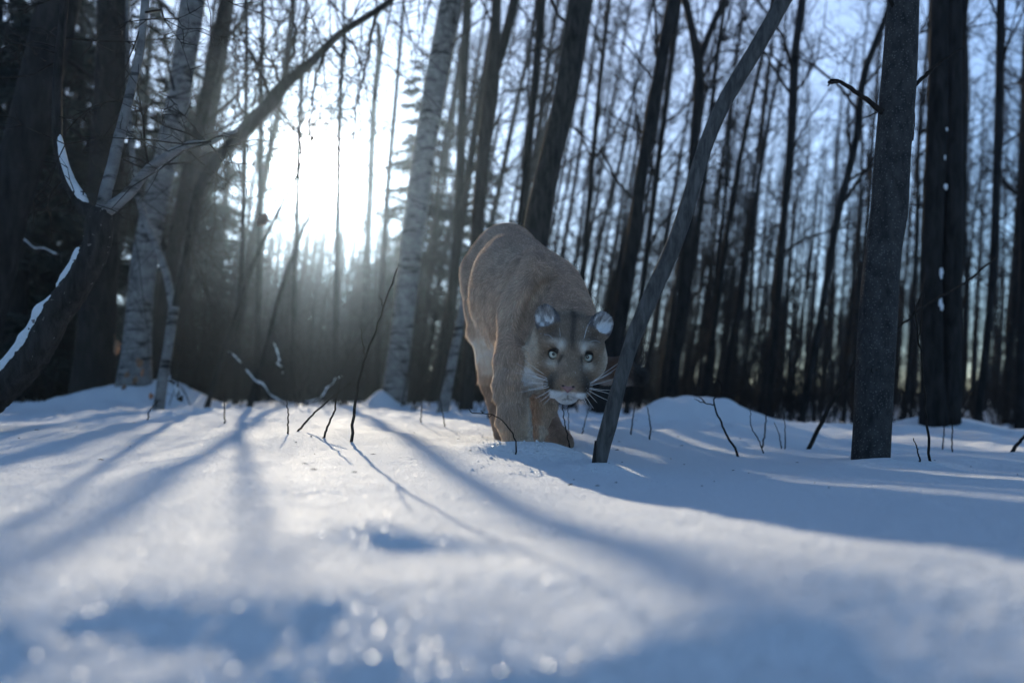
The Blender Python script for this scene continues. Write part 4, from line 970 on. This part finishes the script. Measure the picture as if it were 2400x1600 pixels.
# pale guard hair tips here and there
tip = rg.random(NH) < .16; fc[tip] = np.clip(fc[tip] * 1.7 + .03, 0, .95)
rad0 = np.where(hm_, .00025, .00036)
keep = ln > .0004; K = K[keep]; fc = fc[keep]; rad0 = rad0[keep]
hc_ = bpy.data.hair_curves.new('fur'); hc_.add_curves([3] * len(K))
hc_.attributes['position'].data.foreach_set('vector', (K - CR).astype(np.float32).ravel())
ra_ = hc_.attributes.get('radius') or hc_.attributes.new('radius', 'FLOAT', 'POINT')
ra_.data.foreach_set('value', (rad0[:, None] * np.array([1.0, .85, .15])[None]).astype(np.float32).ravel())
ca = hc_.attributes.new('fur_colour', 'FLOAT_COLOR', 'CURVE')
ca.data.foreach_set('color', np.column_stack([np.clip(fc, 0, .95), np.ones(len(fc))]).astype(np.float32).ravel())
fur = link('fur', hc_, cougar, fm); fur['kind'] = 'stuff'

# --- eyes
def simple(name, c, rough, spec=.5, coatw=0.0):
    m, nt, out = new_mat(name); p = nd(nt, 'ShaderNodeBsdfPrincipled', Roughness=rough); p.inputs['Base Color'].default_value = (*c, 1)
    p.inputs['Specular IOR Level'].default_value = spec; p.inputs['Coat Weight'].default_value = coatw
    nt.links.new(p.outputs[0], out.inputs['Surface']); return m
PUP = simple('pupil', (.006, .006, .007), .15); LID = simple('eyelid_skin', (.02, .016, .015), .45)
im, int_, io = new_mat('iris'); lk = int_.links.new
tcx = nd(int_, 'ShaderNodeTexCoord'); gr = nd(int_, 'ShaderNodeVectorMath', operation='LENGTH'); lk(tcx.outputs['UV'], gr.inputs[0])
ia = nd(int_, 'ShaderNodeAttribute', attribute_name='iris_radius')
icr = nd(int_, 'ShaderNodeValToRGB'); el_ = icr.color_ramp.elements; el_[0].position = .28; el_[0].color = (.34, .35, .28, 1); el_[1].position = .98; el_[1].color = (.16, .18, .16, 1)
e2 = icr.color_ramp.elements.new(.62); e2.color = (.50, .53, .47, 1); lk(ia.outputs['Fac'], icr.inputs['Fac'])
inz = nd(int_, 'ShaderNodeTexNoise', Scale=900.0, Detail=2.0); imx = nd(int_, 'ShaderNodeMix', data_type='RGBA', blend_type='MULTIPLY'); imx.inputs['Factor'].default_value = .12
lk(icr.outputs['Color'], imx.inputs['A']); lk(inz.outputs['Color'], imx.inputs['B'])
ip = nd(int_, 'ShaderNodeBsdfPrincipled', Roughness=.25); ip.inputs['Coat Weight'].default_value = .5; lk(imx.outputs['Result'], ip.inputs['Base Color']); lk(ip.outputs[0], io.inputs['Surface'])
def cap(c, R, rad, ang, n=10, m=28):
    """spherical cap facing R's third axis"""
    a = np.linspace(0, ang, n)[1:]; t = np.linspace(0, 2 * np.pi, m, endpoint=False)
    v = [[0, 0, rad]] + [[rad * math.sin(x) * math.cos(y), rad * math.sin(x) * math.sin(y), rad * math.cos(x)] for x in a for y in t]
    v = np.array(v) @ R.T + c; tr_ = [(0, 1 + j, 1 + (j + 1) % m) for j in range(m)]
    q = [(1 + i * m + j, 1 + (i + 1) * m + j, 1 + (i + 1) * m + (j + 1) % m, 1 + i * m + (j + 1) % m) for i in range(n - 2) for j in range(m)]
    rr_ = np.concatenate([[0], np.repeat(np.sin(a) / math.sin(ang), m)])
    return v, q, tr_, rr_
for q in EYES:
    fwd = CAMP - q; fwd /= np.linalg.norm(fwd); rt = _vr - fwd * _vr.dot(fwd); rt /= np.linalg.norm(rt); upv = np.cross(fwd, rt)
    R = np.stack([rt, upv, fwd], 1); er = .0165; c = q - upv * .0012 + fwd * (.0060 - er)
    v, qd, td, rr_ = cap(c, R, er, math.radians(54)); eo = link('eye', mesh_np('eye', v - CR, qd, td), cougar, LID)
    v, qd, td, rr_ = cap(c, R, er + .0004, math.asin(.0110 / er)); me = mesh_np('iris', v - CR, qd, td)
    aa = me.attributes.new('iris_radius', 'FLOAT', 'POINT'); aa.data.foreach_set('value', rr_.astype(np.float32)); io_ = link('iris', me, eo, im)
    v, qd, td, rr_ = cap(c, R, er + .0008, math.asin(.0036 / er), 5, 16); link('pupil', mesh_np('pupil', v - CR, qd, td), eo, PUP)
    side = -1 if q is EYES[0] else 1
    for top in (True, False):                                   # lids as shells over the ball
        uu = np.radians(np.linspace(-78, 78, 25)); k = np.linspace(0, 1, 6); vv = []
        for x in uu:
            e0 = math.radians((19 - 15 * (x / 1.36) ** 2 + 4 * side * x) if top else (-40 + 30 * (x / 1.36) ** 2 + 4 * side * x)); e1 = math.radians(46 if top else -50)
            for q_ in k:
                e_ = e0 + (e1 - e0) * q_; vv.append([math.sin(x) * math.cos(e_), math.sin(e_), math.cos(x) * math.cos(e_)])
        vv = c + (np.array(vv) * (er + .0013)) @ R.T
        qd = [(a_ * 6 + b_, (a_ + 1) * 6 + b_, (a_ + 1) * 6 + b_ + 1, a_ * 6 + b_ + 1) for a_ in range(24) for b_ in range(5)]
        link('eyelid', mesh_np('eyelid', vv - CR, qd), eo, LID)
# --- nose
NP = hit(1331, 908); fwd = CAMP - NP; fwd /= np.linalg.norm(fwd); rt = _vr - fwd * _vr.dot(fwd); rt /= np.linalg.norm(rt); upv = np.cross(fwd, rt)
nm, nnt, no_ = new_mat('nose_skin'); na = nd(nnt, 'ShaderNodeTexNoise', Scale=420.0, Detail=3.0); nb_ = nd(nnt, 'ShaderNodeBump', Strength=.4, Distance=.0006); nnt.links.new(na.outputs['Fac'], nb_.inputs['Height'])
npb = nd(nnt, 'ShaderNodeBsdfPrincipled', Roughness=.45); npb.inputs['Base Color'].default_value = (.24, .125, .115, 1); nnt.links.new(nb_.outputs[0], npb.inputs['Normal']); nnt.links.new(npb.outputs[0], no_.inputs['Surface'])
outl = np.array([(-.0172, .0045), (-.011, .0062), (-.004, .0040), (.004, .0040), (.011, .0062), (.0172, .0045), (.0150, -.0015), (.0085, -.0052), (.0035, -.0100), (0, -.0122), (-.0035, -.0100), (-.0085, -.0052), (-.0150, -.0015)])
oc = smooth_path(np.vstack([np.column_stack([outl, np.zeros(13)]), [[*outl[0], 0]]]), 40)[:-1]
rings_ = []
for s, dz in ((1.0, -.004), (.96, .0015), (.8, .0040), (.45, .0052), (.05, .0054)):
    q = oc[:, :2] * s + np.array([0, -.0008]); rings_.append(NP + q[:, :1] * rt + q[:, 1:] * upv + fwd * (dz + .001) + 0 * q[:, :1])
v = np.vstack(rings_); m = 39; qd = [(i * m + j, i * m + (j + 1) % m, (i + 1) * m + (j + 1) % m, (i + 1) * m + j) for i in range(4) for j in range(m)]
nose = link('nose', mesh_np('nose', v - CR, qd), cougar, nm)
for s in (-1, 1):
    c = NP + rt * (.0098 * s) + upv * .0008 + fwd * .0050; g = Geo(); t = np.linspace(0, 1, 8)
    pts_ = np.array([c + rt * s * (.0048 * x) + upv * (.0030 * math.sin(x * 3)) - fwd * .0012 * x for x in t]); g.tube(pts_ - CR, .0013 + .0010 * np.sin(t * 3.1), 7); link('nostril', g.mesh('nostril'), nose, PUP)
# --- whiskers
WH = simple('whisker', (.82, .82, .82), .35)
wsp = [((1283, 886), (1208, 850)), ((1284, 889), (1216, 868)), ((1284, 893), (1204, 872)), ((1285, 898), (1222, 892)), ((1284, 902), (1214, 920)), ((1287, 906), (1238, 912)), ((1290, 912), (1252, 934)), ((1294, 916), (1262, 944)), ((1300, 922), (1272, 950)), ((1281, 880), (1226, 842)),
       ((1382, 897), (1452, 858)), ((1382, 900), (1462, 842)), ((1381, 903), (1448, 884)), ((1381, 908), (1432, 914)), ((1380, 911), (1434, 924)), ((1379, 914), (1430, 940)), ((1375, 918), (1400, 944)), ((1370, 924), (1392, 958)), ((1385, 894), (1436, 872)), ((1366, 928), (1380, 956))]
for (a, b), (c, d_) in wsp:
    p = hit(a, b, 1.6, 2.3)
    if p is None: continue
    e = P(c, d_, p[1] - .015 + .03 * rg.random()); t = np.linspace(0, 1, 9)[:, None]; sag = np.array([0, 0, -1]) * (.012 * rg.uniform(.3, 1.2) * np.linalg.norm(e - p) / .06)
    pts_ = p - (e - p) * .03 + (e - p) * t + sag * (t ** 2 - t) * -1.0 * rg.choice([1, 1, -.4])
    g = Geo(); g.tube(pts_ - CR, np.linspace(.00062, .00022, 9), 5); link('whisker', g.mesh('whisker'), cougar, WH)
for (a, b), (c, d_) in (((1296, 795), (1276, 786)), ((1313, 790), (1311, 768)), ((1368, 795), (1385, 752)), ((1370, 792), (1378, 760)), ((1381, 803), (1408, 804))):
    p = hit(a, b, 1.6, 2.3); e = P(c, d_, p[1] - .02); t = np.linspace(0, 1, 7)[:, None]
    g = Geo(); g.tube(p + (e - p) * t + np.array([0, 0, .006]) * (t - t ** 2) * 4 - CR, np.linspace(.00045, .0002, 7), 5); link('brow_whisker', g.mesh('brow_whisker'), cougar, WH)
# --- snow grains caught in the fur
g = Geo(); k = 0
fa_ = rg.permutation(np.where(ishead & (vis > .2) & (hcen[:, 1] > 0))[0])[:150]; fb_ = rg.permutation(np.where(~ishead & (vis > .2))[0])[:120]
for i in np.concatenate([fa_, fb_]):
    s = rg.uniform(.0004, .0011); c = cen[i] + cn[i] * (.006 if ishead[i] else .011)
    o_ = np.array([(1, 0, 0), (-1, 0, 0), (0, 1, 0), (0, -1, 0), (0, 0, 1), (0, 0, -1)]) * s * rg.uniform(.6, 1.3, (6, 1)) + c - CR
    g.add(o_, None, [(0, 2, 4), (2, 1, 4), (1, 3, 4), (3, 0, 4), (2, 0, 5), (1, 2, 5), (3, 1, 5), (0, 3, 5)])
sf = link('snow_grains', g.mesh('snow_grains', False), cougar, SNOW); sf['kind'] = 'stuff'
# ---------------------------------------------------------------- twigs and sticks standing in the snow
def ground_hit(px, py, d0=.35, d1=8.0):
    """where the ray through a pixel first meets the snow"""
    ds = np.geomspace(d0, d1, 500)
    x = (px - 1200.0) / F * ds; z = CZ + (HOR - py) / F * ds; below = z < ground(x, ds)
    d = float(ds[np.argmax(below)]) if below.any() else 3.0
    return P(px, py, d), d
def twig(label, pts, r0=.003, side=(), d=None, mat=TWIG, name='twig', cat='twig', group=None, r1=None, n=24, jit=.0012):
    p0, dd = ground_hit(*pts[0]); d = d or dd
    b = P(*pts[0], d); b[2] = min(b[2], gz(b[0], d) - .02)
    w = [b] + [P(a, c, d) for a, c in pts[1:]]
    q = smooth_path(np.array(w), n); q[2:] += rng.normal(0, jit, (n - 2, 3)); loc = np.array([b[0], d, gz(b[0], d)])
    if len(side):
        r = root(name, loc, label, cat, group); g = Geo(); g.tube(q - loc, np.linspace(r0, r1 or r0 * .45, n), 7); link('stem', g.mesh('stem'), r, mat)
        for s in side:
            e = smooth_path(np.array([P(a, c, d) for a, c in s]), 10); e[1:] += rng.normal(0, jit, (9, 3)); g = Geo(); g.tube(e - loc, np.linspace(r0 * .6, r0 * .25, 10), 6); link('side_shoot', g.mesh('side_shoot'), r, mat)
        return r
    g = Geo(); g.tube(q - loc, np.linspace(r0, r1 or r0 * .45, n), 7); o = link(name, g.mesh(name), None, mat, loc); return tag(o, label, cat, group)
twig('tall thin twig standing upright in the sunlit snow left of the cougar', [(822, 1036), (830, 960), (847, 867), (888, 755), (931, 628)], .0042, side=[[(858, 838), (850, 800), (846, 770)], [(900, 720), (888, 690)]])
twig('dark stick leaning right against the tall thin twig', [(686, 1013), (730, 973), (780, 930), (821, 898)], .0036)
twig('short bent twig just left of the tall thin twig', [(752, 1026), (770, 995), (786, 955), (790, 920), (800, 880)], .0034)
twig('thin arching twig bowed over in front of the cougar foreleg', [(1206.7, 1050), (1207, 1029), (1194.6, 1005), (1177.6, 986), (1152, 972), (1124, 968), (1107, 967), (1098, 955)], .0022, d=1.86, side=[[(1152, 972), (1146, 978)], [(1130, 968), (1128, 962)]])
twig('black twig leaning below the cougar chin', [(1339, 1045), (1328.5, 1014), (1322, 982), (1317, 942)], .0028, d=2.3)
twig('faint thin twig standing right of the twig below the chin', [(1336, 1032), (1332, 985), (1329, 935)], .0020, d=2.6)
twig('forked dark twig rising in front of the right snow mound', [(1737, 1071), (1722, 1048), (1709, 1029), (1697, 1005), (1685, 978), (1675, 948), (1673, 937), (1690, 923.5), (1692, 906), (1682, 888)], .0042, side=[[(1675, 949), (1654, 944), (1640, 940), (1627, 935)], [(1652, 944), (1646, 936), (1638, 930)], [(1690, 923), (1704, 923), (1716, 922), (1728, 917), (1739, 912)]])
twig('dark stick leaning right behind the broad trunk', [(1889, 1061), (1933, 974), (1975, 905), (2010, 856), (2060, 800), (2110, 764), (2158, 723), (2246, 672), (2335, 604)], .0085, d=2.9, r1=.003, name='leaning_stick', cat='stick', n=40, side=[[(2140, 738), (2160, 690), (2170, 640)], [(1990, 885), (2004, 830)]])
twig('tall thin twig standing right of the broad trunk', [(2181, 1082), (2176, 1020), (2171, 971), (2164, 890), (2158, 825), (2148, 770), (2143, 700)], .0036, side=[[(2156, 815), (2140, 750), (2124, 730)], [(2152, 790), (2160, 730), (2166, 690)]])
twig('short twig beside the tall twig right of the broad trunk', [(2158, 1082), (2150, 1053), (2141, 1027)], .0026)
twig('slim pale twig curving up left of the leaning stick', [(1794, 1062), (1778, 1030), (1762, 1005), (1758, 960)], .0026)
twig('short dark twig beside the slim pale curving twig', [(1785, 1050), (1792, 1010), (1797, 955), (1798, 915)], .0034)
twig('thin bent twig between the forked twig and the leaning stick', [(1832, 1052), (1826, 1020), (1815, 990)], .0026)
twig('thin straight twig nearest left of the leaning stick', [(1841, 1052), (1840, 1010), (1836, 965), (1830, 930)], .0024)
twig('stick leaning right at the right edge of the picture', [(2364, 1060), (2385, 1040), (2412, 1012), (2450, 975)], .0075)
twig('thin twig in the shade far right near the twin trunk', [(2208, 1055), (2213, 1010), (2212, 960)], .003)
twig('upright twig in the shade right of the twin trunk', [(2231, 1058), (2232, 1005), (2236, 950)], .003)
twig('small crooked twig on the far left snow edge', [(344, 984), (352, 960), (370, 940), (366, 950)], .003)
twig('thin upright twig on the snow edge below the Y sapling', [(527, 992), (526, 960), (524, 915)], .0035)
twig('thin dark twig on the snow edge below the sun', [(674, 1018), (676, 980), (672, 938)], .0030)
twig('slim twig beyond the tall thin twig near the birch foot', [(985, 990), (988, 950), (986, 900)], .0030)
twig('short slanting twig left of the arching twig', [(1045, 1000), (1036, 960), (1030, 930)], .0030)
twig('tiny twig between the slanting sapling and the snow mound', [(1478, 1020), (1482, 985), (1488, 950)], .0034)
twig('second tiny twig at the left foot of the snow mound', [(1522, 1030), (1524, 990), (1517, 955)], .0034)
twig('curved twig on the low snow left of the mound', [(1362, 1010), (1372, 985), (1380, 955)], .0026, d=2.9)
# slim saplings leaning across the light below the sun
for lab, pts, d, w in (('thin dark sapling leaning right below the left side of the sun', [(486, 950, 6), (530, 810, 6), (562, 715, 5.5), (592, 620, 5), (640, 520, 3.5), (690, 420, 2.5), (730, 330, 1.2)], 5.4, 1),
                       ('slim blurred sapling leaning right straight below the sun', [(585, 950, 6), (628, 800, 5.5), (655, 690, 5), (690, 590, 4), (722, 510, 3), (750, 440, 2), (790, 350, 1)], 6.4, 1),
                       ('thin straight sapling left of the sun between bare stems', [(600, 950, 8), (606, 700, 7), (610, 420, 7), (612, 200, 6), (616, 0, 5)], 8.2, 0),
                       ('narrow dark trunk just right of the sun before the spruce', [(846, 952, 9), (856, 700, 8), (866, 480, 8), (876, 250, 7), (886, 60, 6)], 16.0, 0),
                       ('thin stem added for its shadow streak, crossing the right half of the sun glare', [(784, 952, 7), (788, 700, 6.5), (792, 480, 6), (797, 250, 5), (806, 60, 4)], 10.0, 0),  # stem added to throw a shadow streak over the middle foreground snow
                       ('thin stem added for its shadow streak, crossing the left half of the sun glare', [(684, 952, 7), (690, 700, 6), (697, 480, 5.5), (704, 250, 5), (716, 60, 4)], 9.0, 0),  # second stem added for the shadow streak it throws on the snow
                       ('slim stem close left of the leaning pale birch', [(880, 952, 7), (893, 700, 7), (908, 450, 6), (930, 200, 5), (946, 0, 4)], 10.5, 0)):
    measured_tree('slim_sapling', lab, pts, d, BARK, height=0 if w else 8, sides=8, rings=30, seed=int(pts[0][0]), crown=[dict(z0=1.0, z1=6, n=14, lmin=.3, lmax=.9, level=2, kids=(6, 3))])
# fallen snow covered branches in the brush
for lab, pts, d, w in (('fallen snow covered branch lying in the brush below the sun', [(528, 826), (560, 852), (590, 880), (646, 934), (668, 950)], 6.0, .014),
                       ('snow covered branch stub standing among the brush', [(664, 884), (655, 850), (643, 808)], 6.2, .013), ('snow laden branch rising from the snow left of the birch foot', [(720, 948), (745, 928), (775, 906), (800, 886)], 6.0, .013),
                       ('short snow capped log end at the foot of the Y sapling', [(424, 938), (414, 905), (398, 872)], 5.0, .018), ('thick snow covered bough hanging at the left edge', [(0, 540), (40, 560), (90, 585), (136, 605)], 4.6, .025)):
    w_ = smooth_path(np.array([P(a, b, d) for a, b in pts]), 20); w_[1:] += .022 * np.stack([vnoise(np.stack([np.arange(19) * .45 + d * 7 + 5 * c_, np.zeros(19) + len(pts), np.zeros(19)], -1)) for c_ in range(3)], -1); loc = w_[0].copy(); r = root('fallen_branch', loc, lab, 'branch')
    g = Geo(); g.tube(w_ - loc, np.linspace(w, w * .6, 20) * .75, 8); link('bough', g.mesh('bough'), r, BARK)
    g = Geo(); k = np.linspace(0, 1, 20); g.tube(w_ - loc + np.array([-.1, -.35, .55]) * w, w * .8 * np.clip(np.sin(k * 3.1) + .1, .05, 1) * np.clip(.15 + 1.6 * np.abs(vnoise(np.stack([k * 7 + d * 3, k, k], -1))), .1, 1.1), 9); link('snow_cap', g.mesh('snow_cap'), r, SNOW)
# dry leaves
def leaf(p, s, lab, seed, label_group=None, mat=None):
    rg = np.random.default_rng(seed); t = np.linspace(0, 1, 9); wd = np.sin(t * math.pi) ** .7 * .34 * (1 + .35 * np.sin(t * 21))
    c = np.stack([.10 * np.sin(t * 4), .05 * np.cos(t * 5), -t], -1) * s; v = []
    for i in range(9): v += [c[i] + np.array([-wd[i], .25 * wd[i], 0]) * s, c[i] + np.array([0, -.12 * wd[i], 0]) * s, c[i] + np.array([wd[i], .3 * wd[i] + .05 * math.sin(i), 0]) * s]
    v = np.array(v); Rz = np.array(Matrix.Rotation(rg.uniform(-.9, .9), 3, 'Z') @ Matrix.Rotation(rg.uniform(-.5, .5), 3, 'Y')); v = v @ Rz.T
    q = [(i * 3 + j, i * 3 + j + 1, i * 3 + j + 4, i * 3 + j + 3) for i in range(8) for j in range(2)]
    top = v[1]; v = v; g = Geo(); g.add(v, q); g.segs([[0, 0, s * .35]], [top], [s * .02], [s * .02], 4)
    o = link('dry_leaf', g.mesh('dry_leaf'), None, mat or LEAF, p); return tag(o, lab, 'leaf', label_group)
leaf(P(622, 498, 3.6), .075, 'curled dead leaf hanging in front of the glow below the sun', 1, None, DLEAF)
leaf(P(268, 796, 4.8), .10, 'single orange dead leaf hanging left of the pale birch foot', 2)
for k, (a, b, s) in enumerate(((322, 838, .12), (332, 862, .10), (318, 880, .11), (300, 870, .08), (352, 920, .08), (292, 900, .07))):
    leaf(P(a, b, 5.6), s * .65, 'small orange dead leaf at the foot of the big pale birch', 10 + k, 'orange dead leaves at the birch foot')

# crumbs of snow thrown up around the paws and along the drift edge
rg = np.random.default_rng(91); g = Geo()
for k in range(200):
    if k < 110: px, py = rg.uniform(1120, 1300), rg.uniform(1015, 1062)
    else: px, py = rg.uniform(1100, 1420), rg.uniform(1050, 1110)
    p, d_ = ground_hit(px, py, 1.2, 3.2); s = rg.uniform(.001, .0042) * (.6 + .8 * rg.random() ** 3)
    o_ = np.array([(1, 0, 0), (-1, 0, 0), (0, 1, 0), (0, -1, 0), (0, 0, 1), (0, 0, -1), (.6, .6, .5), (-.6, .5, .6)]) * s * rg.uniform(.7, 1.3, (8, 1)) + np.array([p[0], p[1], gz(p[0], p[1]) + s * .3])
    g.add(o_, None, [(0, 6, 4), (6, 2, 4), (2, 7, 4), (7, 1, 4), (1, 3, 4), (3, 0, 4), (2, 0, 5), (1, 2, 5), (3, 1, 5), (0, 3, 5), (0, 2, 6), (2, 1, 7)])
o = link('snow_crumbs', g.mesh('snow_crumbs', False), None, SNOW); tag(o, 'loose snow crumbs scattered around the cougar paws', 'snow', kind='stuff')

# flecks of bark and needles blown onto the snow
g = Geo()
for k in range(90):
    d_ = rg.uniform(1.3, 5); px = rg.uniform(0, 2400); x = (px - 1200) / F * d_; z = gz(x, d_); a = rg.uniform(0, 6.28); s = rg.uniform(.002, .008)
    e1 = np.array([math.cos(a), math.sin(a), rg.uniform(-.1, .25)]) * s; e2 = np.array([-math.sin(a), math.cos(a), .2]) * s * rg.uniform(.12, .4); c0 = np.array([x, d_, z + .001])
    g.add([c0 - e1 - e2, c0 + e1 - e2, c0 + e1 + e2, c0 - e1 + e2, c0 + np.array([0, 0, .0015])], [(0, 1, 2, 3)], [(0, 1, 4), (1, 2, 4), (2, 3, 4), (3, 0, 4)])
o = link('bark_litter', g.mesh('bark_litter', False), None, BARK); tag(o, 'dark flecks of bark and needles scattered on the snow', 'litter', kind='stuff')
